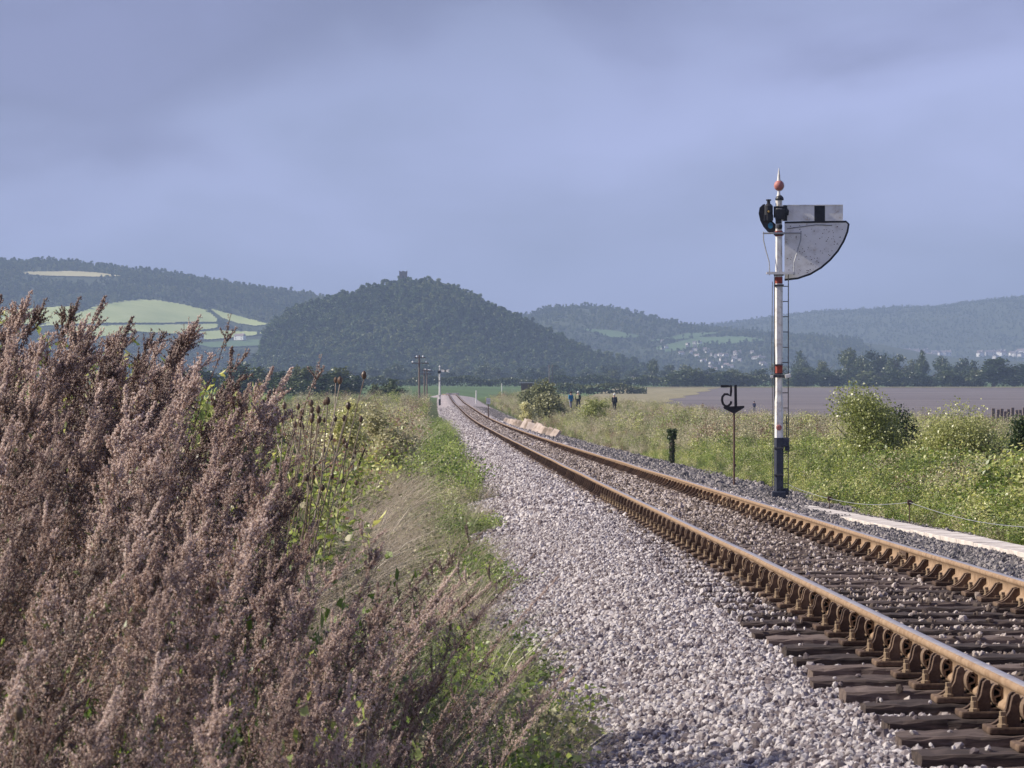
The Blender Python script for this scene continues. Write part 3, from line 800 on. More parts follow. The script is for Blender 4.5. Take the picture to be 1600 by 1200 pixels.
def mugwort(seed, H=1.7, lean=.38, dens=1.0):
    rs=np.random.default_rng(seed); nb=NB()
    ts=np.linspace(0,1,12)
    ax=np.stack([lean*H*ts**1.6+rs.normal(0,.008,12), rs.normal(0,.01,12)+.05*H*ts*rs.normal(), H*ts*(1-.06*ts)],-1)
    nb.stems(ax[:-1],ax[1:],.0050*(1-.75*ts[:-1]),.0050*(1-.75*ts[1:]),0)
    def pos(t): return np.stack([np.interp(t,ts,ax[:,k]) for k in range(3)],-1)
    C=[]; S=[]; LA=[];LB=[]; leaves=[]
    nbr=int(40*dens)
    for t in np.sort(rs.uniform(.20,.96,nbr)):
        p=pos(t); az=rs.uniform(0,2*PI); L_=H*(.30*max(0,(.92-t))**1.15+.035)*rs.uniform(.7,1.2)
        el=R(rs.uniform(48,70))
        dirv=np.array([math.cos(az)*math.cos(el)+.25,math.sin(az)*math.cos(el),math.sin(el)]); dirv/=np.linalg.norm(dirv)
        m=5; us=np.linspace(0,1,m)
        bp=p+dirv*L_*us[:,None]+np.array([.10,0,.16])*L_*(us**2)[:,None]
        LA.append(bp[:-1]);LB.append(bp[1:])
        ns=int(9*dens*L_/.25)+4
        for u in rs.uniform(.15,1,ns):
            q=np.array([np.interp(u,us,bp[:,k]) for k in range(3)])
            dv=dirv+rs.normal(0,.55,3); dv[2]=abs(dv[2])+.3; dv/=np.linalg.norm(dv)
            l2=rs.uniform(.025,.075)*(1.15-.5*u)
            LA.append(q[None]);LB.append((q+dv*l2)[None])
            k=int(rs.uniform(9,18))
            w=rs.uniform(0,1,k)[:,None]
            C.append(q+dv*l2*w+rs.normal(0,.0024,(k,3))); 
        k=int(45*L_/.25)
        w=rs.uniform(.2,1,k); C.append(np.stack([np.interp(w,us,bp[:,j]) for j in range(3)],-1)+rs.normal(0,.0035,(k,3)))
        leaves.append(np.stack([np.interp(rs.uniform(.0,.8,5),us,bp[:,j]) for j in range(3)],-1)+rs.normal(0,.012,(5,3)))
    k=int(700*dens); w=rs.uniform(.70,1.0,k)
    C.append(pos(w)+rs.normal(0,1,(k,3))*(.003+.034*(1-w[:,None])))
    A=np.concatenate(LA);B=np.concatenate(LB); nb.stems(A,B,.0018,.0010,0)
    C=np.concatenate(C); nb.octs(C,rs.uniform(.0015,.0033,len(C)),1,rs)
    lv=np.concatenate(leaves); lv=lv[lv[:,2]<H*.8]
    V,Q=leafset(lv,.028,.35,.0,rs,.4); nb.quads(V,Q,2)
    return nb.mesh('mugwort',[M['mstem'],M['mbud'],M['mleaf']])

def herb(seed, H=.45, W=.3, n=150, leaf=.05, mats=('tstem','herb'), spike=0.0):
    rs=np.random.default_rng(seed); nb=NB()
    ns=9; C=[]
    for i in range(ns):
        az=rs.uniform(0,2*PI); r=rs.uniform(.1,1)*W; top=np.array([math.cos(az)*r+.08*H,math.sin(az)*r,H*rs.uniform(.6,1.1)])
        b=np.array([top[0]*.2,top[1]*.2,-.05])
        nb.stems(b[None],top[None],.003,.0015,0)
        t=rs.uniform(.15,1.02,n//ns)**.8
        C.append(b+(top-b)*t[:,None]+rs.normal(0,1,(len(t),3))*np.array([.055,.055,.03])*(W/.3))
    V,Q=leafset(np.concatenate(C),leaf,.6,.45,rs,.2); nb.quads(V,Q,1)
    return nb.mesh('herb',[M[m_] for m_ in mats])

def tuft(seed, H=.5, n=70, W=.12, lean=.25, mats='grass', wid=.005, head=False):
    rs=np.random.default_rng(seed); nb=NB(); V=[];
    A=[];
    for i in range(n):
        b=np.array([rs.normal(0,W*.5),rs.normal(0,W*.5),-.03]); h=H*rs.uniform(.5,1.1)
        d=np.array([rs.normal(lean,.22),rs.normal(0,.22)])*h
        w=np.array([-d[1],d[0],0]); w=rs.normal(size=3)*np.array([1,1,0]); w/=np.linalg.norm(w); w*=wid*rs.uniform(.6,1.3)
        P=[b+np.array([d[0]*u**1.8,d[1]*u**1.8,h*u*(1-.18*u*u)]) for u in (0,.4,.75,1)]
        for k,f in enumerate((1,.8,.5,.08)): V+= [P[k]-w*f, P[k]+w*f]
        if head:
            A.append((P[2]+(P[3]-P[2])*rs.uniform(.0,1.1,(14,1)))+rs.normal(0,.007,(14,3)))
    V=np.array(V); Q=np.concatenate([np.array([[0,1,3,2],[2,3,5,4],[4,5,7,6]])+8*i for i in range(n)])
    nb.quads(V,Q,0)
    if head: nb.octs(np.concatenate(A),.0022,0,rs)
    return nb.mesh('tuft',[M[mats]])

mug=[mugwort(i, lean=l) for i,l in enumerate((.15,.24,.08,.30,.20))]
mug_bare=[mugwort(70+i, lean=l, dens=.14) for i,l in enumerate((.17,.2))]
mug_thin=[mugwort(40+i, lean=l, dens=.55) for i,l in enumerate((.5,.62,.42))]
herbs=[herb(i,H=h,n=n,leaf=lf) for i,(h,n,lf) in enumerate(((.42,170,.045),(.35,150,.055),(.5,190,.04)))]
bram=[herb(10+i,H=h,W=.34,n=n,leaf=lf,mats=('rustpost',m_)) for i,(h,n,lf,m_) in enumerate(((.6,160,.068,'herbd'),(.7,180,.06,'herb'),(.55,170,.065,'olive'),(.85,190,.06,'herbd'),(.6,160,.062,'yleaf')))]
bram_s=[herb(30+i,H=.85,W=.4,n=300,leaf=.05,mats=('tstem',m_)) for i,m_ in enumerate(('olive','russet','olive'))]
gr=[tuft(i,H=h,n=80) for i,h in enumerate((.35,.5,.42))]
dry=[tuft(10+i,H=h,n=46,lean=.42,mats='dry',wid=.0028,head=True) for i,h in enumerate((.9,1.05,.75))]
gstalk=[tuft(20+i,H=h,n=60,lean=.4,mats='grass',wid=.0035) for i,h in enumerate((.7,.85))]

# --- the mass of dead mugwort in the left foreground
SIL=[(-150,425),(0,452),(60,462),(170,475),(270,490),(330,508),(410,545),(450,630),(520,720),(600,780),(700,840),(800,850),(880,890),(940,1010)]
sx_=[a for a,b in SIL]; sy_=[b for a,b in SIL]
P=[];S=[];RT=[];ID=[]
def put_mug(px,py,d,thin=False):
    tip=at(px,py,d); 
    i=random.randrange(3 if thin else 5); 
    lean=(.5,.62,.42)[i] if thin else (.15,.24,.08,.30,.20)[i]
    s=1.0
    for _ in range(3):
        x=tip.x-lean*1.7*s; g=float(ground(x,d)); s=max(.3,(tip.z-g)/1.6)
    P.append((x,d,g-.05)); S.append(s); RT.append((random.gauss(0,.05),random.gauss(0,.07),random.gauss(0,.35))); ID.append((8 if i%2 else 9) if (not thin and random.random()<.14) else i+(5 if thin else 0))
for (d,x0,x1,off,n) in ((15.5,-60,330,0,22),(14,-80,420,20,27),(12.8,-80,560,65,27),(11.6,-100,650,125,24),(10.5,-100,680,190,20),(9.6,-110,670,275,18),(8.8,-120,650,360,15),(8.0,-130,640,460,12),(7.3,-140,600,560,9)):
    for k in range(n):
        px=x0+(x1-x0)*(k+random.random())/n
        py=np.interp(px,sx_,sy_)+off+random.uniform(-35,60)
        put_mug(px,py,d+random.uniform(-.5,.5))
for k in range(20):
    px=random.uniform(620,885); put_mug(px, np.interp(px,sx_,sy_)+random.uniform(-10,170), random.uniform(9.5,12.5), True)
for px,py in ((50,440),(100,465),(175,462),(270,478),(325,470),(345,540),(408,532),(420,545),(30,450),(215,500),(150,480)):
    put_mug(px,py,14.2+random.uniform(-.5,.5),False)
for px,py,d in ((830,838,12.4),(800,822,12.2),(862,868,12),(770,850,12),(905,1000,11),(735,850,11.6)): put_mug(px,py,d,True)
scatter('dead_mugwort','tall mass of dead greyish brown mugwort filling the left foreground',P,RT,S,ID,mug+mug_thin+mug_bare,'dead mugwort')

P=[];S=[];RT=[];ID=[]
for k in range(1500):
    d=random.uniform(9.5,16.5); x=random.uniform(-.17*d-.3,min((900-CX)/F*d, float(xc(d))-2.85))
    P.append((x,d,float(ground(x,d))-.03)); a=x>(560-CX)/F*d
    q_=random.uniform(.45,.85); S.append((q_,q_,q_*(1.1 if a else random.uniform(1.5,2.6)))); RT.append((random.gauss(0,.1),random.gauss(.08,.1),random.uniform(0,6.28))); ID.append(random.choice((0,1,2,3,4)))
scatter('mugwort_undergrowth','green herbs growing between the dead mugwort stems',P,RT,S,ID,herbs+gr[:2],'undergrowth')
# --- generic area fill
def area(n, d0, d1, fx0, fx1, power=1.0, clump=None):
    d=d0*(d1/d0)**(rng.random(n)**power)
    a=fx0(d); b=fx1(d); x=a+(b-a)*rng.random(n)
    k=(x>-.17*d-1.0)&(x<.17*d+1.2)&(b>a)
    d=d[k];x=x[k]
    return x,d
def fill(name,label,cat,x,d,protos,s0,s1,lean=.0,sink=.03,grow=None,wts=None,tall=None):
    n=len(x); s=rng.uniform(s0,s1,n)
    if grow is not None: s=s*grow(x,d)
    if tall is not None: s=np.stack([s,s,s*tall(x,d)],-1)
    P=np.stack([x,d,ground(x,d)-sink],-1)
    rot=np.stack([rng.normal(0,.1,n),rng.normal(lean,.1,n),rng.uniform(0,2*PI,n) if lean==0 else rng.normal(0,.5,n)],-1)
    idx=rng.choice(len(protos),n,p=wts)
    return scatter(name,label,P,rot,s,idx,protos,cat)
def pn(x,d,f=.35,seed=0):   # patchy noise 0..1
    return .5+.5*np.sin(x*f*1.7+seed+np.sin(d*f*.31+seed*2))*np.cos(d*f*.5-x*f*.6+seed*1.3)

# left verge: low green plants beside the ballast
x,d=area(3000,10.5,60,lambda d:xc(d)-4.5,lambda d:xc(d)-3.05+.35*np.sin(d*.45)+.2*np.sin(d*1.3)+.12*np.sin(d*2.9))
fill('verge_herbs','low bright green herbs along the left edge of the ballast','green herbs',x,d,herbs+gr[:2],.45,.95,wts=[.24,.24,.22,.15,.15])
x,d=area(1700,10.5,60,lambda d:xc(d)-6,lambda d:xc(d)-3.1+.2*np.sin(d*.45))
k=rng.random(len(x))<.75; fill('verge_grass','green grass blades leaning over the left verge','grass',x[k],d[k],gr+gstalk,.5,1.0,lean=.12)
x,d=area(1500,58,260,lambda d:xc(d)-5.0,lambda d:xc(d)-3.0+.25*np.sin(d*.21))
fill('far_verge_herbs','low green strip running along the far left edge of the ballast','green herbs',x,d,herbs+gr[:2],.9,1.7,wts=[.24,.24,.22,.15,.15])
x,d=area(1300,14,70,lambda d:xc(d)-7,lambda d:xc(d)-3.9)
fill('pale_straw','feathery pale straw bending over between the green verge and the teasels','dry grass',x,d,dry+gstalk+bram[1:3],.6,1.25,lean=.15,wts=[.24,.24,.22,.08,.08,.06,.08])
x,d=area(1100,13,90,lambda d:xc(d)-4.3,lambda d:xc(d)-2.9+.3*np.sin(d*.45)+.2*np.sin(d*1.3))
k=pn(x,d,1.1,9)>.45; fill('edge_straw','straw coloured tufts scattered along the ragged ballast edge','dry grass',x[k],d[k],dry+bram_s[:1]+herbs[:1],.35,.8,lean=.12)
# sparse plants creeping into the stones
x,d=area(420,12,90,lambda d:xc(d)-3.3,lambda d:xc(d)-2.2); fill('creeping_weeds','small green weeds creeping into the pale stones','weeds',x,d,herbs,.15,.4)
# taller mixed growth on the left bank
x,d=area(3400,17,75,lambda d:-.17*d-1,lambda d:xc(d)-4.3)
k=pn(x,d,.8,1)<.6; fill('bank_herbs','tangled green herbs on the left bank behind the mugwort','green herbs',x[k],d[k],bram[:4]+herbs,.9,1.35,tall=lambda x,d:1.15+.7*sstep(5.2,6.2,xc(d)-x)*(1-sstep(45,60,d)))
x,d=area(2300,16,75,lambda d:-.17*d-1,lambda d:xc(d)-4.1)
k=pn(x,d,.8,2)>.25; fill('dry_grass','pale dry grass stalks leaning right on the left bank','dry grass',x[k],d[k],dry,.75,1.15,lean=.18)
x,d=area(1500,20,75,lambda d:-.17*d-1,lambda d:xc(d)-5)
k=pn(x,d,.6,4)>.35; fill('brown_stalks','reddish brown dock and dead stalks on the left bank','dead stalks',x[k],d[k],bram_s,.9,1.5,lean=.1)
x,d=area(4600,62,520,lambda d:-.17*d-2,lambda d:xc(d)-4.4)
k=(x>xc(d)-.05*d-9)
fill('far_left_growth','mixed green and straw growth along the far left of the line','undergrowth',x[k],d[k],bram+bram_s+dry,1.0,1.7,wts=[.13,.1,.12,.1,.05,.1,.1,.06,.08,.08,.08],grow=lambda x,d:1+.0015*(d-75))

# right side: brambles and nettles
edge=lambda d: xc(d)+3.75+.35*np.sin(d*.21)+.25*np.sin(d*.73)
x,d=area(12500,24,125,edge,lambda d:.17*d+1.5)
xr=x-xc(d)
fill('bramble_bank','sunlit green nettles and brambles right of the track','undergrowth',x,d,bram+herbs,.75,1.25,wts=[.17,.19,.14,.13,.08,.11,.09,.09],
     grow=lambda x,d:(.5+.65*sstep(3.7,7.5,x-xc(d)))*(.62+.55*pn(x,d,.5,7)+.35*pn(x,d,1.3,2))*(1-.34*sstep(48,90,d)))
x,d=area(1700,30,125,lambda d:edge(d)+1.5,lambda d:.17*d+1.5)
k=pn(x,d,.5,3)>.6; fill('bank_dry_stalks','dry straw coloured stalks among the right hand brambles','dead stalks',x[k],d[k],bram_s+dry,.7,1.1,grow=lambda x,d:1-.3*sstep(48,90,d))
x,d=area(11500,125,560,lambda d:xc(d)+2.9+.004*d,lambda d:np.minimum(np.minimum(.17*d+2,xc(d)+42),bl(np.maximum(d,200))+2))
fill('rough_growth','rough olive and straw growth right of the distant track','undergrowth',x,d,bram+bram_s+dry+gr,1.0,1.9,wts=[.09,.08,.15,.07,.06,.12,.06,.12,.07,.06,.06,.02,.02,.02],
     grow=lambda x,d:(.36+.36*sstep(3,9,x-xc(d)))*(.7+.6*pn(x,d,.2,5))*(1+.0012*(d-125))*(1-.72*sstep(262,300,d)*(1-sstep(345,380,d))*sstep(5,8,x-xc(d))))

# ------------------------------------------------------------------ bushes and trees (each its own thing)
def blob_pts(rs, lobes, n, shell=.35):
    wts=np.array([l[3]**2 for l in lobes]); wts/=wts.sum()
    k=rs.choice(len(lobes),n,p=wts); L_=np.array(lobes)
    v=rs.normal(size=(n,3)); v/=np.linalg.norm(v,axis=1,keepdims=True)
    r=1-shell*rs.random(n)**1.5
    r=r*(1+.18*np.sin(v[:,0]*7+k)*np.sin(v[:,1]*6+2*k)+.10*rs.normal(size=n))
    return L_[k,:3]+v*(r*L_[k,3])[:,None]*np.array([1,1,.85])
def rand_lobes(rs,W,H,z0,n):
    out=[]
    for i in range(n):
        t=rs.uniform(0,1); r=rs.uniform(0,.55)*W*math.sqrt(max(.05,1-(t*1.1-.35)**2)); a=rs.uniform(0,2*PI)
        out.append((math.cos(a)*r,math.sin(a)*r,z0+t*(H-z0)*.8+.1*H,W*rs.uniform(.20,.48)))
    return out
def crown_mesh(seed,W,H,z0,nl,n,leaf,m_,shell=.4,core=.5):
    rs=np.random.default_rng(seed); lobes=rand_lobes(rs,W,H,z0,nl); nb=NB()
    C=blob_pts(rs,lobes,n,shell); C=C[C[:,2]>z0*.7]
    V,Q=leafset(C,leaf,.75,.25,rs); nb.quads(V,Q,0)
    if core:
        import bmesh
        bm=bmesh.new(); bmesh.ops.create_icosphere(bm,subdivisions=1,radius=1)
        iv=np.array([v.co[:] for v in bm.verts]); it=np.array([[v.index for v in f.verts] for f in bm.faces]); bm.free()
        for l in lobes: nb.tris(iv*l[3]*core*rs.uniform(.8,1.15,(len(iv),1))+np.array(l[:3]),it,0)
    return nb.mesh('crown',[m_] if not isinstance(m_,list) else m_)
def trunk_mesh(seed,H,r,spread):
    rs=np.random.default_rng(seed); mb=MB()
    mb.tube([(0,0,-.3),(r*.3,0,H*.3),(rs.normal(0,r),rs.normal(0,r),H*.75)],[r,r*.75,r*.3],7)
    for i in range(6):
        a=rs.uniform(0,2*PI); z=H*rs.uniform(.25,.5); L_=spread*rs.uniform(.5,.8)
        mb.tube([(0,0,z),(math.cos(a)*L_*.5,math.sin(a)*L_*.5,z+L_*.5),(math.cos(a)*L_,math.sin(a)*L_,z+L_*1.0)],[r*.45,r*.28,r*.1],5)
    return mb.mesh('trunk',M['bark'])
def bush(name,label,px,py_top,wpx,d,m_,seed,n,leaf,group=None,cat='bush'):
    p=at(px,py_top,d); g=float(ground(p.x,d)); H=p.z-g; W=wpx/F*d/2
    t=thing(name,label,cat,(p.x,d,g),0,group)
    link('foliage',crown_mesh(seed,W,H,.05,15,int(n*1.25),leaf,m_,.75,.0),t)
    mb=MB()
    for i in range(6):
        a=i*1.05; mb.tube([(0,0,-.1),(math.cos(a)*W*.3,math.sin(a)*W*.3,H*.4),(math.cos(a)*W*.55,math.sin(a)*W*.55,H*.6)],[.03,.02,.008],5)
    mb.obj('stem',M['bark'],t)
    return t
bush('leafy_bush','rounded yellow green bush standing right of the signal against the brown shore',1362,610,205,80,M['yleaf'],3,13000,.062)
bush('leafy_bush','wide pale leaved bush at the right edge of the picture',1512,624,235,72,M['yleaf'],52,13000,.055)
bush('leafy_bush','dark bramble bush at the right edge beneath the pale leaved bush',1595,650,130,66,M['dkleaf'],6,4200,.055)
bush('leafy_bush','low dark bush tucked behind the rounded yellow green bush',1412,640,100,84,M['dkleaf'],7,3200,.06)
bush('leafy_bush','bright leafy bush in front of the two walkers',930,627,92,235,M['yleaf'],8,3600,.15)
bush('leafy_bush','small bright bush just beyond the pile of leaning slabs',822,628,40,262,M['yleaf'],9,1500,.16)
bush('thicket','broad grey green thicket on the shore side left of the two walkers',842,606,96,352,M['olived'],10,6200,.26,cat='thicket')
bush('thicket','long low olive thicket right behind the leaning slabs',856,624,110,285,M['olived'],11,4200,.24,cat='thicket')
bush('pale_shrub','cream leaved shrub on the left bank beside the teasels',540,614,120,48,M['yleaf'],14,4600,.05,cat='shrub')
bush('pale_shrub','low pale green shrub on the left bank by the far telegraph poles',600,620,120,60,M['olive'],15,4200,.06,cat='shrub')
bush('pale_shrub','yellow green shrub at the right margin above the stone strip',1600,715,70,52,M['yleaf'],16,2600,.05,cat='shrub')

# ivy covered stump
ip=at(1050,670,96); ig=float(ground(ip.x,96))
iv=thing('ivy_stump','narrow old post smothered in dark ivy left of the speed sign','ivy covered post',(ip.x,96,ig))
mb=MB(); mb.tube([(0,0,-.1),(0,0,ip.z-ig-.1)],.07,8); mb.obj('post',M['bark'],iv)
rs=np.random.default_rng(5); n=1500; z=rs.random(n)*(ip.z-ig); rr=np.where(z>(ip.z-ig)*.75,.12,.065)*rs.uniform(.5,1.3,n); a=rs.uniform(0,2*PI,n)
nb=NB(); V,Q=leafset(np.stack([rr*np.cos(a),rr*np.sin(a),z],-1),.06,.8,.2,rs); nb.quads(V,Q,0); link('ivy',nb.mesh('ivy',[M['dkleaf']]),iv)

# trees: prototypes
protoT=[]
for i in range(6):
    W=(5.6,5.2,6.4,5.6,4.8,5.2)[i]; H=(10,11,10,8.5,10,7)[i]; z0=(.7,.9,.8,.4,.9,.2)[i]
    protoT.append((crown_mesh(60+i,W,H,z0,13,1900,.62,M['oak'],.45), trunk_mesh(60+i,H,.35,W), W, H))
def tree(px,pyt,wpx,d,label,group,i=None,name='broadleaf_tree'):
    i=random.randrange(6) if i is None else i
    cr,tk,W,H=protoT[i]; p=at(px,pyt,d); g=float(ground(p.x,d)); sc_h=(p.z-g)/(H*1.02); sc_w=(wpx*1.3/F*d/2)/(W*1.0)
    t=thing(name,label,'tree',(p.x,d,g-.2),random.uniform(0,6.28),group); t.scale=(sc_w,sc_w,sc_h)
    link('crown',cr,t); link('trunk',tk,t); return t
for px,y,w,d,lb in ((1325,546,46,1520,'rounded dark tree standing right of the signal post in the far tree belt'),
    (1372,547,52,1540,'broad dark tree beside the rounded one in the far tree belt'),
    (1441,546,26,1500,'thin topped tree rising above the middle of the far belt'),
    (1552,557,78,1400,'large dark mound shaped tree near the right edge of the far belt'),
    (1250,547,34,1750,'hazy lone tree just right of the signal post'),
    (1585,566,60,1420,'dark tree cut by the right edge of the picture')):
    tree(px,y,w,d,lb,None)
for px,y,w in ((1290,562,30),(1400,553,40),(1470,558,34),(1500,563,40),(1520,562,36),(1345,558,36),(1425,560,30),(1215,570,40),(1180,575,44),(1150,578,40),(1270,572,40),(1310,575,44),(1480,572,40)):
    tree(px,y,w,random.uniform(1440,1650),'dark tree in the far belt behind the brown shore','trees of the far right belt')
for px,y,w in ((1020,562,26),(1045,568,36),(1075,572,40),(1105,574,36),(1060,578,34),(1130,578,36),(1010,578,30),(960,580,34),(930,582,34),(985,576,30)):
    tree(px,y,w,random.uniform(1600,2000),'hazy tree in the belt between the cone hill and the signal','trees of the middle belt')
for px,y,w,d in ((440,578,80,700),(480,575,80,720),(520,577,74,740),(548,588,50,730),(405,571,80,760),(365,570,84,800),(320,576,80,820),(280,580,80,830),(460,586,80,690),(500,586,80,680),(535,592,60,670),(420,588,70,700),(380,586,80,720),(240,582,80,840)):
    tree(px,y,w,d,'dark dense tree in the clump behind the mugwort','dark trees behind the mugwort',random.choice((3,5)))
tree(612,590,52,520,'dark rounded tree left of the telegraph poles',None,3)
tree(588,600,26,540,'small dark tree between the clump and the telegraph poles',None,5)
for k in range(34):
    px=430+k*16+random.uniform(-6,6); tree(px,random.uniform(568,580),random.uniform(24,40),random.uniform(1700,2250),'hazy tree at the foot of the cone shaped hill','trees at the foot of the cone hill')

# hedges
def hedge(px0,px1,yt,d,label,h=None):
    a=at(px0,yt,d); b=at(px1,yt,d); L_=b.x-a.x; cx=(a.x+b.x)/2; g=float(ground(cx,d)); H=a.z-g
    rs=np.random.default_rng(int(px0)); n=int(L_*60)
    xs=rs.uniform(-L_/2,L_/2,n); z=rs.random(n)**.7*H*(.85+.15*np.sin(xs*.35)+.15*np.sin(xs*.11+2)); y=rs.normal(0,.8,n)
    nb=NB(); V,Q=leafset(np.stack([xs,y,z],-1),.8,.9,.2,rs); nb.quads(V,Q,0)
    t=thing('hedge',label,'hedge',(cx,d,g)); link('foliage',nb.mesh('foliage',[M['oak']]),t)
    mb=MB()
    for q in np.arange(-L_/2,L_/2,4): mb.tube([(q,0,-.2),(q+.2,0,H*.6)],[.12,.05],5)
    mb.obj('stems',M['bark'],t)
hedge(430,600,584,1300,'dark hedge line below the cone hill on the left')
hedge(596,830,588,1350,'dark hedge line behind the green field by the telegraph poles')
hedge(826,1010,587,1400,'dark hedge line below the right foot of the cone hill')
hedge(870,1010,600,1050,'low dark hedge across the green field behind the walkers')
hedge(1000,1230,583,1430,'dark hedge line behind the speed sign')
hedge(1225,1420,580,1430,'dark hedge line right of the signal post')
hedge(1415,1640,580,1430,'dark hedge line at the right end of the shore')
tree(1055,580,60,1380,'wide low dark tree in front of the hedge behind the speed sign',None,5)
for px,w in ((1090,50),(1125,56),(1165,60),(1255,50),(1300,56),(1350,60),(1395,56),(1440,56),(1490,60),(1530,50)):
    tree(px,580+random.uniform(-4,4),w,1405,'low bushy tree along the hedge at the top of the shore','low trees along the shore hedge',5)

# ------------------------------------------------------------------ hills
class Hill:
    def __init__(s,crest,D0,D1,y0,depth=1.6):
        s.cx=np.array([c[0] for c in crest],float); s.cy=np.array([c[1] for c in crest],float); s.D0,s.D1=D0,D1
        s.base=CZ+(HY-y0)/F*D0; s.depth=depth
    def z(s,X,d):
        X=np.asarray(X,float); d=np.asarray(d,float)
        px=X/s.D1*F+CX; cz=CZ+(HY-np.interp(px,s.cx,s.cy))/F*s.D1
        t=(d-s.D0)/(s.D1-s.D0); up=sstep(0,1,t)*.55+.45*np.clip(t,0,1); 
        dn=1-sstep(1,s.depth,t)
        b=s.base-3
        return b+(np.maximum(cz,b)-b)*np.where(t<=1,np.sin(np.clip(up,0,1)*PI/2)**1.1,dn)
    def build(s,name,px0,px1,n=90,m=50):
        X=np.linspace((px0-CX)/F*s.D1,(px1-CX)/F*s.D1,n); dd=np.linspace(s.D0-60,s.D0+(s.D1-s.D0)*s.depth,m)
        DD,XX=np.meshgrid(dd,X,indexing='ij'); Z=s.z(XX,DD)
        Z=Z+6*(np.sin(XX*.02+DD*.004)*np.sin(DD*.012))*sstep(0,.3,(DD-s.D0)/(s.D1-s.D0))*(1-sstep(.6,1,(DD-s.D0)/(s.D1-s.D0)))*s.amp
        s.X=X; s.dd=dd; s.Z=Z
        ii=np.arange(Z.size).reshape(Z.shape); Q=np.stack([ii[:-1,:-1],ii[:-1,1:],ii[1:,1:],ii[1:,:-1]],-1).reshape(-1,4)
        return tag(link(name,np_mesh(name,np.stack([XX,DD,Z],-1).reshape(-1,3),Q,mats=M['hillg'],smooth=True)),kind='structure')
    amp=1.0
    def zs(s,X,d):
        fx=np.interp(X,s.X,np.arange(len(s.X))); fd=np.interp(d,s.dd,np.arange(len(s.dd)))
        i=np.minimum(fx.astype(int),len(s.X)-2); j=np.minimum(fd.astype(int),len(s.dd)-2); a=fx-i; b=fd-j; Z=s.Z
        return Z[j,i]*(1-a)*(1-b)+Z[j,i+1]*a*(1-b)+Z[j+1,i]*(1-a)*b+Z[j+1,i+1]*a*b
    def hit(s,px,py):       # where the line of sight through a point of the photograph meets the slope
        d=np.linspace(s.D0-50,s.D1*1.0,400); X=(px-CX)/F*d; zz=CZ+(HY-py)/F*d; g=s.zs(X,d)
        k=np.argmax(g>=zz); 
        if g[k]<zz[k]: k=len(d)-1
        return Vector((X[k],d[k],g[k]))
cone=Hill([(380,592),(400,585),(415,579),(430,515),(470,490),(520,478),(560,468),(600,458),(630,451),(660,451),(690,456),(730,468),(770,492),(810,509),(850,530),(900,555),(950,577),(985,578),(1010,592)],2330,2560,592,2.4)
cone.amp=.5; cone.build('wooded_cone_hill',370,1020,100,50)
lefth=Hill([(-900,480),(-500,430),(-200,416),(0,418),(50,422),(120,422),(200,430),(270,436),(330,445),(400,458),(450,467),(510,475),(600,495),(760,550),(900,590)],3000,4300,592,1.8)
lefth.build('long_hill',-900,900,160,60)
midh=Hill([(560,592),(700,548),(760,513),(820,502),(850,489),(900,486),(950,492),(1000,504),(1060,515),(1110,520),(1200,528),(1350,548),(1500,568),(1700,592)],3400,4700,590,1.7)
midh.build('round_hill',560,1700,130,50)
farh=Hill([(700,590),(900,543),(1050,515),(1110,512),(1170,503),(1250,493),(1330,489),(1400,484),(1450,484),(1500,476),(1600,467),(1800,455),(2200,443),(2700,503),(3000,590)],4900,6600,583,1.5)
farh.build('far_ridge',700,3000,170,50)

wood=[crown_mesh(80+i,(4.6,6.0,3.4,5.4)[i],(9,10,12,7)[i],  .5,8,620,.95,M['wood'],.5) for i in range(4)]
conif=[crown_mesh(90,2.6,11,.5,7,260,1.1,M['oak'],.5)]
def inpoly(px,py,poly):
    c=np.zeros(len(px),bool); n=len(poly)
    for i in range(n):
        x1,y1=poly[i]; x2,y2=poly[(i+1)%n]
        k=((y1>py)!=(y2>py)); c^=k&(px<(x2-x1)*(py-y1)/((y2-y1) if y2!=y1 else 1e-9)+x1)
    return c
fields=[([(60,512),(110,497),(150,479),(200,471),(240,470),(300,480),(326,487),(338,500),(342,504),(250,506),(150,507),(95,509)],'field_sunpaint'),
        ([(100,513),(190,510),(345,508),(338,514),(270,523),(215,520),(190,526),(100,530)],'field_sunpaint'),
        ([(328,484),(420,508),(398,511),(372,507),(348,499)],'field_sunpaint'),
        ([(275,531),(300,521),(345,518),(418,521),(395,526),(330,532)],'field_sunpaint'),
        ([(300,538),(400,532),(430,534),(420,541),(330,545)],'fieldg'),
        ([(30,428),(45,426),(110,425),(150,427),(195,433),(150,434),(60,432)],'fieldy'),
        ([(0,488),(60,483),(120,480),(100,505),(0,512)],'field_sunpaint')]
mfields=[([(1020,545),(1090,528),(1160,527),(1200,533),(1110,541),(1040,552)],'fieldg'),([(905,515),(960,518),(1010,528),(960,530)],'fieldg'),([(1010,535),(1075,522),(1130,520),(1080,530)],'fieldg')]
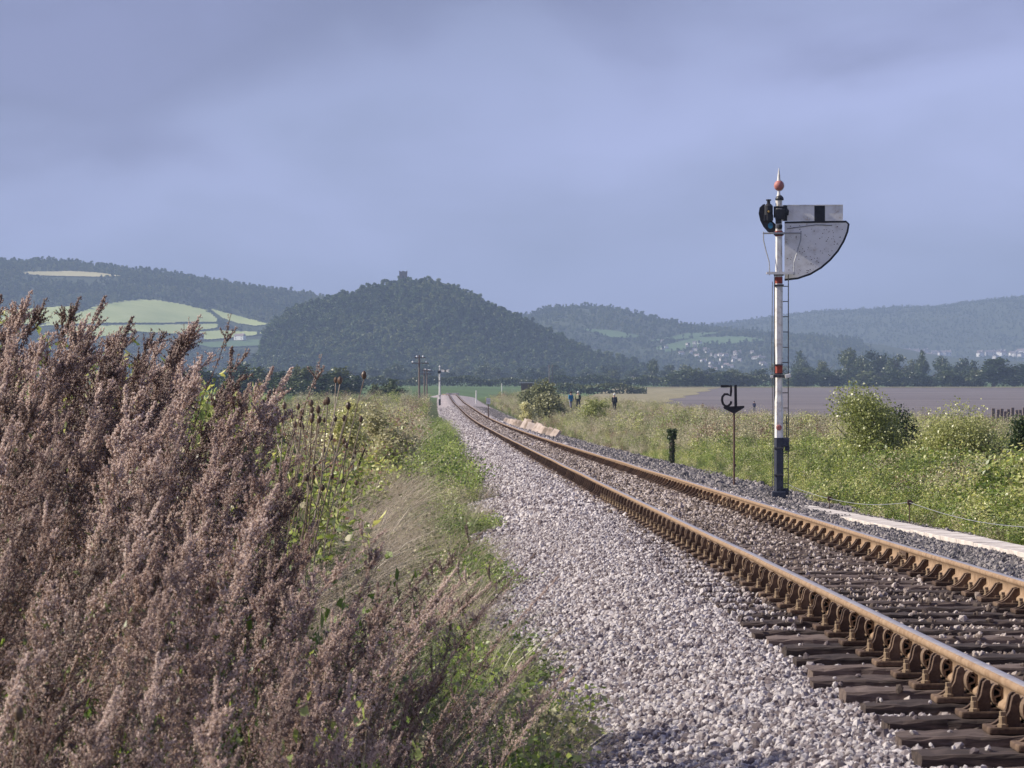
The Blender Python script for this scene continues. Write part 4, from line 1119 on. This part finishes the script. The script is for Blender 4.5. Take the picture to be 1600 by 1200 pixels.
def plant(hill,n,px0,px1,protos,s0,s1,name,label,holes=(),wts=None):
    X=rng.uniform((px0-CX)/F*hill.D1,(px1-CX)/F*hill.D1,n); t=rng.uniform(-.03,1.12,n)
    d=hill.D0+(hill.D1-hill.D0)*t; z=hill.zs(X,d); px=X/d*F+CX; py=HY-(z-CZ)/d*F
    k=(z>hill.base-1.5)&(px>-60)&(px<1660)
    for h in holes: k&=~inpoly(px,py,h)
    X,d,z=X[k],d[k],z[k]; m=len(X)
    return scatter(name,label,np.stack([X,d,z-1.0],-1),np.stack([np.zeros(m),np.zeros(m),rng.uniform(0,6.28,m)],-1),
        rng.uniform(s0,s1,m)[:,None]*np.array([1,1,1])*np.stack([rng.uniform(.8,1.3,m)]*2+[rng.uniform(.75,1.15,m)],-1),rng.choice(len(protos),m,p=wts),protos,'woodland')
plant(cone,8500,385,1005,wood,.5,.95,'cone_hill_woodland','dense dark woodland covering the cone shaped hill')
fh=[f[0] for f in fields]; fh=fh+[[(x,y+dy) for x,y in f] for f in fh for dy in (5,9)]; fh=[f for f in fh if f]
plant(lefth,17000,-60,620,wood,.5,.95,'long_hill_woodland','hazy woodland covering the long hill on the left',fh)
plant(lefth,900,-60,700,conif,.9,1.2,'ridge_conifers','dark conifers along the crest of the long hill',fh+[[(-100,418),(700,520),(700,700),(-100,700)]])
plant(midh,11000,600,1300,wood,.45,.85,'round_hill_woodland','hazy woodland on the round hill right of the cone hill',[f[0] for f in mfields])
plant(farh,14000,1000,1700,wood,.35,.7,'far_ridge_woodland','faint blue woodland on the far ridge at the right',)
def drape(hill,poly,m_,lift=1.2,nm='hill_field'):
    xs=[p[0] for p in poly]; ys=[p[1] for p in poly]; V=[];Q=[];idx={}
    nx,ny=96,30; gx=np.linspace(min(xs),max(xs),nx); gy=np.linspace(min(ys),max(ys),ny)
    PX,PY=np.meshgrid(gx,gy,indexing='ij'); ins=inpoly((PX[:-1,:-1].ravel()+PX[1:,1:].ravel())/2,(PY[:-1,:-1].ravel()+PY[1:,1:].ravel())/2,poly).reshape(nx-1,ny-1)
    def vid(i,j):
        if (i,j) not in idx:
            h=hill.hit(PX[i,j],PY[i,j]); idx[(i,j)]=len(V); V.append((h.x,h.y,h.z+lift))
        return idx[(i,j)]
    for i in range(nx-1):
        for j in range(ny-1):
            if ins[i,j]: Q.append((vid(i,j),vid(i,j+1),vid(i+1,j+1),vid(i+1,j)))
    tag(link(nm,np_mesh(nm,V,Q,mats=m_,smooth=True)),kind='structure')
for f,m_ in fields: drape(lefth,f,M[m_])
for f,m_ in mfields: drape(midh,f,M[m_])

# tower on the hill
tpos=cone.hit(630,436); tw=thing('stone_tower','square brown stone tower on top of the wooded cone hill','tower',(tpos.x,cone.D1+2,float(cone.zs(tpos.x,cone.D1+2))))
mb=MB(); h_=CZ+(HY-422)/F*cone.D1-tw.location.z-1.6
mb.box((0,0,h_/2),(6.2,6.2,h_)); mb.obj('wall',M['tower'],tw)
mb=MB()
mb.prism([(-3.2,h_),(3.2,h_),(3.2,h_+.9),(2.3,h_+.9),(2.3,h_+.4),(.9,h_+.4),(.9,h_+.9),(-.9,h_+.9),(-.9,h_+.4),(-2.3,h_+.4),(-2.3,h_+.9),(-3.2,h_+.9)],-3.2,3.2)
mb.obj('parapet',M['tower'],tw)
mb=MB(); mb.box((0,-3.12,h_*.7),(1.0,.1,2.2)); mb.obj('window',M['blackp'],tw)
ct=thing('hilltop_tree','flat topped tree standing out on the summit right of the tower','tree',(float((677-CX)/F*cone.D1),cone.D1,float(cone.zs((677-CX)/F*cone.D1,cone.D1))-1))
link('crown',crown_mesh(99,5.2,9,2.5,9,700,1.0,M['oak'],.5),ct); link('trunk',trunk_mesh(99,7,.4,4),ct)

# houses
def house_me(v):
    mb=MB(); w,dp,h=(9,7,5.2) if v==0 else ((13,7,5) if v==1 else (7,7,6))
    mb.box((0,0,h/2),(w,dp,h),mi=0)
    mb.add([(-w/2-.3,-dp/2-.3,h),(w/2+.3,-dp/2-.3,h),(w/2+.3,dp/2+.3,h),(-w/2-.3,dp/2+.3,h),(-w/2,0,h+2.8),(w/2,0,h+2.8)],[(0,1,5,4),(2,3,4,5),(1,2,5),(3,0,4),(0,3,2,1)],1)
    for q in (-.3,.3):
        for zz in (1.5,3.9): mb.box((w*q,-dp/2-.03,zz),(1.1,.06,1.2),mi=2)
    mb.box((w*.35,0,h+3.0),(.8,.8,1.4),mi=0)
    return mb.mesh('house',[M['house'],M['roof'],M['dsteel']])
hm=[house_me(i) for i in range(3)]
def house(h,label,group,px,py,sc=1.0,d=None):
    p=h.hit(px,py) if d is None else at(px,py,d)
    if d is not None: p.z=float(ground(p.x,d))
    o=link('house',hm[random.randrange(3)],loc=(p.x,p.y,p.z+ (1.5 if d is None else 0))); o.rotation_euler=(0,0,random.uniform(-.7,.9)); o.scale=(sc,)*3
    return tag(o,label,'house',group)
for k in range(46):
    cx_,cy_=random.choice(((1062,548),(1100,552),(1110,572),(1128,575),(1145,560),(1165,556),(1185,562),(1120,560),(1195,566),(1080,548)))
    house(midh,'white house in the far village between the speed sign and the signal','houses of the far village',cx_+random.gauss(0,14),cy_+random.gauss(0,6),.5)
for k in range(58):
    px=random.uniform(1235,1600); house(farh,'tiny pale house in the row at the foot of the far ridge','houses at the foot of the far ridge',px,552+(px-1235)*.018+random.gauss(0,1.6)+(random.random()<.2)*5,1.1)
house(lefth,'white farmhouse with grey roof left of the cone hill above the mugwort',None,375,534,.9)
house(lefth,'small pale farmhouse left of the white farmhouse',None,312,532,.8)
house(None,'small pale house right of the cone hill among the trees',None,993,578,.6,2050)
# low flat building / platform behind the thicket
fb=at(823,598,620); fg=float(ground(fb.x,620))
hb=thing('flat_shed','low flat roofed shed with a pale roof behind the thicket','shed',(fb.x,620,fg))
mb=MB(); mb.box((0,0,(fb.z-fg)/2-.05),(2.2,2.0,fb.z-fg-.1)); mb.obj('wall',M['pole'],hb)
mb=MB(); mb.box((0,0,fb.z-fg),(2.9,2.4,.14)); mb.obj('roof',M['whitep'],hb)
# parapet where the line passes out of sight
pb=MB(); pb.box((0,0,0),(2.8,.3,.35),bev=.04); o=pb.obj('concrete_parapet',M['concrete'],loc=(float(xc(655)),657.5,float(zr(655))+.12)); tag(o,'low grey concrete parapet where the track bends out of sight','parapet')

# ------------------------------------------------------------------ posts along the line
def marker(px,yt,yb,d,label,w=.12,head=None):
    p=at(px,yt,d); g=float(ground(p.x,d)); t=thing('marker_post',label,'post',(p.x,d,g)); H=p.z-g
    mb=MB(); mb.tube([(0,0,-.1),(0,0,H)],w/2,8); mb.obj('post',M['whitep'] if head is None else M['rustpost'],t)
    mb=MB(); mb.box((0,-.04,H-.05 if head is None else H-.25),(w*1.2,.05,.12) if head is None else (.34,.03,.5),bev=.008); mb.obj('plate',M['whitep'],t)
marker(744,610,617,480,'tiny white post right of the track near its vanishing point',.17)
marker(784,599,604,760,'tiny white post in the green field beyond the track',.2)
marker(763,622,641,262,'small pale notice on a thin post at the start of the leaning slabs',.08,1)

# distant signal
D3=470.0; p=at(687,571,D3); g=float(ground(p.x,D3)); H=p.z-g
s2=thing('semaphore_signal','small distant semaphore signal with fishtail arm beside the telegraph poles','railway signal',(p.x,D3,g),R(-12))
mb=MB(); mb.tube([(0,0,-.2),(0,0,1.0)],.16,8); mb.obj('post_base',M['blackp'],s2)
mb=MB(); mb.tube([(0,0,1.0),(0,0,H-.6)],[.15,.11],8); mb.obj('post_shaft',M['whitep'],s2)
mb=MB(); mb.lathe([(.05,-.6),(.05,-.35),(.14,-.22),(.14,-.15),(.05,-.05),(.01,.1)],(0,0,H),8); mb.obj('finial',M['whitep'],s2)
mb=MB(); mb.box((-.02,-.15,H-.95),(.42,.25,.42),bev=.04); mb.obj('lamp',M['blackp'],s2)
for z_ in (H*.62,H*.25):
    mb=MB(); mb.box((0,0,z_),(.34,.34,.10)); mb.obj('clamp',M['dsteel'],s2)
az=H-.80; mb=MB()
mb.prism([(.2,az-.17),(.62,az-.17),(.80,az),(.62,az+.17),(.2,az+.17)],-.05,-.02); mb.prism([(.88,az),(1.10,az-.18),(1.48,az-.22),(1.28,az),(1.48,az+.22),(1.10,az+.18)],-.05,-.02)
ar=mb.obj('signal_arm',M['whitep'],s2)
mb=MB(); mb.prism([(.62,az-.17),(1.10,az-.18),(.88,az),(1.10,az+.18),(.62,az+.17),(.80,az)],-.049,-.021); mb.obj('arm_chevron',M['blackp'],ar)
# telegraph poles
def pole(px,yt,d,lb,arms,r=.16):
    p=at(px,yt,d); g=float(ground(p.x,d)); H=p.z-g; t=thing('telegraph_pole',lb,'telegraph pole',(p.x,d,g),0)
    mb=MB(); mb.tube([(0,0,-.3),(0,0,H)],[r,r*.7],8); mb.obj('pole',M['pole'],t)
    for k,(dz,w,ins) in enumerate(arms):
        mb=MB(); mb.box((.15,-.12,H-dz),(w,.12,.12)); a=mb.obj('crossarm',M['pole'],t)
        for q in ins:
            mb=MB(); mb.lathe([(.05,0),(.11,.03),(.12,.12),(.07,.22),(.02,.24)],(q,-.12,H-dz+.06),8); mb.obj('insulator',M['porc'],a)
pole(655,555,440,'nearest and tallest telegraph pole with two crossarms and white insulators',[(.35,1.5,(-.32,.52)),(1.1,2.3,(-.9,.95))])
pole(663,576,560,'second telegraph pole standing between its two neighbours',[(.3,1.5,(.2,)),(.9,1.5,())],.15)
pole(667,577,590,'third telegraph pole with a pale insulator on its right end',[(.3,1.6,(.55,.3)),(.9,1.4,())],.15)

# two slender bare masts at the hill foot
for px in (858,863):
    p=at(px,570,1250); g=float(ground(p.x,1250)); mb=MB(); mb.tube([(0,0,0),(0,0,p.z-g)],.22,6); mb.box((0,0,p.z-g-.6),(1.6,.15,.15))
    o=mb.obj('bare_mast',M['pole'],loc=(p.x,1250,g)); tag(o,'thin grey mast in front of the right foot of the cone hill','mast','pair of thin masts')

# ------------------------------------------------------------------ people
def skin_obj(name,joints,edges,radii,m_,parent,sub=1):
    me=bpy.data.meshes.new(name); me.from_pydata(joints,edges,[]); me.materials.append(m_)
    o=bpy.data.objects.new(name,me); COL.objects.link(o); o.parent=parent
    sk=o.modifiers.new('skin','SKIN'); sk.use_smooth_shade=True
    if not me.skin_vertices: 
        me.attributes  # layer comes with the modifier
    for i,r in enumerate(radii):
        v=me.skin_vertices[0].data[i]; v.radius=(r,r) if not isinstance(r,tuple) else r; v.use_root=(i==0)
    ss=o.modifiers.new('sub','SUBSURF'); ss.levels=sub; ss.render_levels=sub
    return o
def cloth(name,c): return mat(name,[tuple(q*.75 for q in c),c],6,.85)
skin=mat('skin',[(.42,.26,.19),(.50,.32,.24)],5,.6)
def person(label,px,py,d,Hp,rz,jack,trou,hair,pack=None,step=.18,group=None):
    p=at(px,py,d); t=thing('person',label,'person',(p.x,d,float(ground(p.x,d))),rz,group); s=Hp/1.75; t.scale=(s,)*3
    hip=.92; sh=1.42
    J=[(0,0,hip),(0,0,1.15),(0,0,sh-.04),(0,-.01,1.50),(0,-.02,1.60),(0,-.02,1.69),
       (.10,0,hip-.04),(.11,step*.5,.50),(.11,step,.08),(.11,step-.16,.03),
       (-.10,0,hip-.04),(-.11,-step*.2,.50),(-.11,-step,.09),(-.11,-step-.16,.03),
       (.19,0,sh-.04),(.25,.04,1.13),(.24,-.08,.90),(.24,-.11,.80),(-.19,0,sh-.04),(-.25,-.02,1.13),(-.24,-.12,.91),(-.24,-.15,.81)]
    E=[(0,1),(1,2),(2,3),(3,4),(4,5),(0,6),(6,7),(7,8),(8,9),(0,10),(10,11),(11,12),(12,13),(2,14),(14,15),(15,16),(16,17),(2,18),(18,19),(19,20),(20,21)]
    Rr=[.13,.13,.12,.055,.095,.075,.085,.06,.042,.04,.085,.06,.042,.04,.06,.045,.032,.03,.06,.045,.032,.03]
    skin_obj('body',J,E,Rr,skin,t,2)
    JJ=[J[0],J[1],J[2],J[14],J[15],J[16],J[18],J[19],J[20],(0,0,.80)]
    skin_obj('jacket',JJ,[(0,1),(1,2),(2,3),(3,4),(4,5),(2,6),(6,7),(7,8),(0,9)],[.17,.165,.15,.085,.066,.05,.085,.066,.05,.17],cloth('jacket_cloth',jack),t,2)
    skin_obj('trousers',[J[0],J[6],J[7],J[8],J[10],J[11],J[12]],[(0,1),(1,2),(2,3),(0,4),(4,5),(5,6)],[.15,.11,.082,.062,.11,.082,.062],cloth('trouser_cloth',trou),t,2)
    mb=MB(); mb.lathe([(.085,-.05),(.115,0),(.115,.06),(.085,.11),(.03,.135)],(0,.0,1.655),12); mb.obj('hair' if max(hair)<.3 else 'hat',cloth('head_cloth',hair),t,smooth=True)
    if pack:
        mb=MB(); mb.box((0,-.22,1.2),(.30,.16,.42),bev=.05); mb.obj('backpack',cloth('pack_cloth',pack),t,smooth=False)
    mb=MB()
    for j in (8,12): mb.box((J[j][0],J[j][1]-.06,.05),(.10,.28,.10),bev=.03)
    mb.obj('shoes',cloth('shoe',(.03,.03,.03)),t)
    return t
person('person in a bright blue jacket walking left of a companion in white cap',892,638,330,1.72,R(25),(.02,.22,.42),(.30,.28,.33),(.05,.04,.035))
person('person in dark jacket and white cap with light bag, second walker beside the blue jacket',903.5,639,330,1.78,R(-20),(.03,.035,.05),(.12,.12,.12),(.75,.75,.74),(.45,.47,.30))
person('lone walker in a black jacket and white cap right of the bright bush',960,638.5,318,1.76,R(10),(.018,.02,.032),(.05,.05,.06),(.8,.8,.8),(.07,.07,.09))
pp_=at(1178.5,643,590); 
for (px,pz,lb,c) in ((1178.5,643,'tiny figure in dark blue walking on the brown shore left of the signal post',(.02,.03,.10)),(1098,641,'tiny dark reddish figure on the shore left of the speed sign',(.10,.03,.03))):
    q=person(lb,px,pz,560,1.75 if px>1100 else 1.4,R(5),c,(.04,.045,.08),(.04,.03,.03)); q.location.z=float(ground(q.location.x,560))+.12

# timber groyne posts on the shore at the right edge
for k in range(9):
    px=1552+k*6+random.uniform(-1,1); d=300+k*2; p=at(px,random.uniform(636,643),d); g=float(ground(p.x,d))
    mb=MB(); h=p.z-g; mb.box((0,0,h/2),(.3,.3,h),bev=.03); o=mb.obj('groyne_post',M['pole'],loc=(p.x,d,g)); o.rotation_euler=(0,R(random.uniform(-4,4)),0)
    tag(o,'dark weathered timber groyne post on the shore behind the pale bush','post','groyne posts at the right edge')
# fence lines across the shore
for (x0,y0,x1,y1,d) in ((1235,633,1330,628,600),(1330,606,1600,603,1250)):
    pass

# ------------------------------------------------------------------ teasels
def teasel_parts(seed,H):
    rs=np.random.default_rng(seed); st=MB(); heads=MB()
    top=(.20*H,0,H); st.tube([(0,0,-.05),(.07*H,0,H*.5),top],[.0045,.004,.003],5)
    tips=[(top,1.0)]
    for k in range(rs.integers(0,3)):
        t=rs.uniform(.55,.85); b=(.20*H*t**1.5,0,H*t); a=rs.uniform(0,6.28); e=(b[0]+.10*math.cos(a)+.05,b[1]+.10*math.sin(a),b[2]+rs.uniform(.14,.26))
        st.tube([b,((b[0]+e[0])/2+.01,(b[1]+e[1])/2,b[2]+.05),e],[.003,.003,.0025],4); tips.append((e,rs.uniform(.7,.95)))
    hs=[]
    for (x,y,z),s in tips:
        s*=.62; heads=MB(); hs.append(heads)
        heads.lathe([(.004*s,-.002),(.015*s,.006*s),(.021*s,.022*s),(.021*s,.040*s),(.014*s,.058*s),(.004*s,.066*s)],(x,y,z),9)
        heads.tube([(x,y,z),(x+.03*s,y,z+.02),(x+.035*s,y,z+.05*s)],[.0015,.001,.0005],3); heads.tube([(x,y,z),(x-.03*s,y,z+.02),(x-.035*s,y,z+.05*s)],[.0015,.001,.0005],3)
    return st.mesh('stem',M['tstem']),[h.mesh('seed_head',M['teasel']) for h in hs]
tz_=[teasel_parts(i,1.5) for i in range(4)]
def teasel(px,py,d,label,group=None,sc=1.0,lean=0):
    p=at(px,py,d); 
    s=1.0
    for _ in range(3):
        x=p.x-.2*1.5*s; g=float(ground(x,d)); s=(p.z-g)/1.5
    t=thing('teasel',label,'teasel',(x,d,g),0,group); t.scale=(s,s,s); t.rotation_euler=(0,0,random.gauss(0,.7))
    a,b=random.choice(tz_); link('stem',a,t); [link('seed_head',q,t) for q in b]
for px,py,lb in ((571,592,'tallest teasel leaning right against the dark trees, topmost of the left bank'),(554,600,'teasel just left of the tallest teasel'),(433,617,'brown teasel at the right edge of the mugwort mass, above the others there')):
    teasel(px,py,22,lb)
for px,py in ((427,640),(434,645),(440,655),(446,660),(450,652),(472,650),(466,640),(496,645),(500,635),(505,640),(520,655),(527,648),(534,660),(541,658),(553,660),(567,660),(498,662),(482,668),(572,632),(556,645),(420,635),(412,640),(462,672),(515,668),(545,640)):
    teasel(px,py,random.uniform(19.5,23.5),'brown teasel seed heads among the green growth right of the mugwort','teasels on the left bank')

# a single blurred teasel low in the foreground mugwort
teasel(122,1112,6.7,'lone round teasel head low in the front of the mugwort at bottom left')

# ------------------------------------------------------------------ sky, sun, haze
w=bpy.data.worlds.new('World'); scene.world=w; w.use_nodes=True
nt=w.node_tree; nt.nodes.clear(); N,L=nt.nodes,nt.links
SUN_EL,SUN_AZ=R(35),R(-89)     # azimuth from +Y towards +X : sun at the left, a little ahead of the camera
sky=N.new('ShaderNodeTexSky'); sky.sky_type='NISHITA'; sky.sun_disc=False; sky.sun_elevation=SUN_EL; sky.sun_rotation=SUN_AZ % (2*PI)
tc=N.new('ShaderNodeTexCoord')
mp=N.new('ShaderNodeMapping'); mp.inputs['Scale'].default_value=(1,1,2.6); mp.inputs['Location'].default_value=(.37,.0,.15); L.new(tc.outputs['Generated'],mp.inputs[0])
n1=N.new('ShaderNodeTexNoise'); n1.inputs['Scale'].default_value=7; n1.inputs['Detail'].default_value=5; n1.inputs['Roughness'].default_value=.48; n1.inputs['Distortion'].default_value=.3
L.new(mp.outputs[0],n1.inputs['Vector'])
cr=N.new('ShaderNodeValToRGB'); e=cr.color_ramp.elements
SK=1.0
e[0].position=.34; e[0].color=(.235*SK,.265*SK,.44*SK,1); e[1].position=.62; e[1].color=(.37*SK,.405*SK,.68*SK,1)
L.new(n1.outputs['Fac'],cr.inputs[0])
# darker cloud shelf overhead, clearer band below it
sep=N.new('ShaderNodeSeparateXYZ'); L.new(tc.outputs['Generated'],sep.inputs[0])
ad=N.new('ShaderNodeMath'); ad.operation='MULTIPLY_ADD'; L.new(n1.outputs['Fac'],ad.inputs[0]); ad.inputs[1].default_value=.17; L.new(sep.outputs['Z'],ad.inputs[2])
tl=N.new('ShaderNodeMath'); tl.operation='MULTIPLY_ADD'; L.new(sep.outputs['X'],tl.inputs[0]); tl.inputs[1].default_value=-.17; L.new(ad.outputs[0],tl.inputs[2])
mr=N.new('ShaderNodeMapRange'); mr.interpolation_type='SMOOTHSTEP'; mr.inputs[1].default_value=.165; mr.inputs[2].default_value=.212
L.new(tl.outputs[0],mr.inputs[0])
mm=N.new('ShaderNodeMix'); mm.data_type='RGBA'; mm.blend_type='MULTIPLY'; L.new(mr.outputs[0],mm.inputs[0]); L.new(cr.outputs[0],mm.inputs[6]); mm.inputs[7].default_value=(.50,.485,.53,1)
sc_=N.new('ShaderNodeVectorMath'); sc_.operation='SCALE'; 
hz_=N.new('ShaderNodeMapRange'); hz_.interpolation_type='SMOOTHSTEP'; L.new(sep.outputs['Z'],hz_.inputs[0]); hz_.inputs[1].default_value=.0; hz_.inputs[2].default_value=.075; hz_.inputs[3].default_value=.80; hz_.inputs[4].default_value=1.0
m3=N.new('ShaderNodeVectorMath'); m3.operation='SCALE'; L.new(mm.outputs[2],m3.inputs[0]); L.new(hz_.outputs[0],m3.inputs['Scale'])
L.new(m3.outputs[0],sc_.inputs[0]); sc_.inputs['Scale'].default_value=10.0
mx=N.new('ShaderNodeMix'); mx.data_type='RGBA'; mx.inputs[0].default_value=.93
L.new(sky.outputs[0],mx.inputs[6]); L.new(sc_.outputs[0],mx.inputs[7])
bg=N.new('ShaderNodeBackground'); bg.inputs[1].default_value=.1; L.new(mx.outputs[2],bg.inputs[0])
wo=N.new('ShaderNodeOutputWorld'); L.new(bg.outputs[0],wo.inputs[0])
ld=bpy.data.lights.new('sun','SUN'); ld.energy=5.0; ld.angle=R(.5); ld.color=(1,.915,.79)
lo=bpy.data.objects.new('sun',ld); COL.objects.link(lo)
sv=Vector((math.sin(SUN_AZ)*math.cos(SUN_EL),math.cos(SUN_AZ)*math.cos(SUN_EL),math.sin(SUN_EL)))
lo.rotation_euler=sv.to_track_quat('Z','Y').to_euler()

hm_,hn,HN,HL=new_mat('air')
ho=HN.new('ShaderNodeOutputMaterial'); pv=HN.new('ShaderNodeVolumePrincipled'); pv.inputs['Color'].default_value=(.50,.66,.95,1)
pv.inputs['Density'].default_value=.00016; pv.inputs['Anisotropy'].default_value=0.0
HL.new(pv.outputs[0],ho.inputs['Volume'])
mb=MB(); z0,z1=-12,330; mb.box((0,4250,(z0+z1)/2),(9400,8700,z1-z0)); hz=mb.obj('haze',hm_); tag(hz,'thin blue autumn haze over the marsh','haze',kind='stuff')

# ------------------------------------------------------------------ camera
cd=bpy.data.cameras.new('camera'); cd.sensor_width=36; cd.lens=36*F/1600; cd.clip_end=20000; cd.clip_start=.5
cam=bpy.data.objects.new('camera',cd); COL.objects.link(cam); cam.location=(0,0,CZ); cam.rotation_euler=(R(90)+math.atan(12/F),0,0)
cd.dof.use_dof=True; cd.dof.focus_distance=45; cd.dof.aperture_fstop=20
scene.camera=cam
scene.view_settings.view_transform='Standard'; scene.view_settings.look='None'; scene.view_settings.exposure=.5; scene.view_settings.gamma=1
c=scene.cycles
c.max_bounces=5; c.diffuse_bounces=2; c.glossy_bounces=2; c.transmission_bounces=4; c.volume_bounces=0; c.transparent_max_bounces=4
c.use_denoising=True; c.use_adaptive_sampling=False
c.sample_clamp_indirect=4
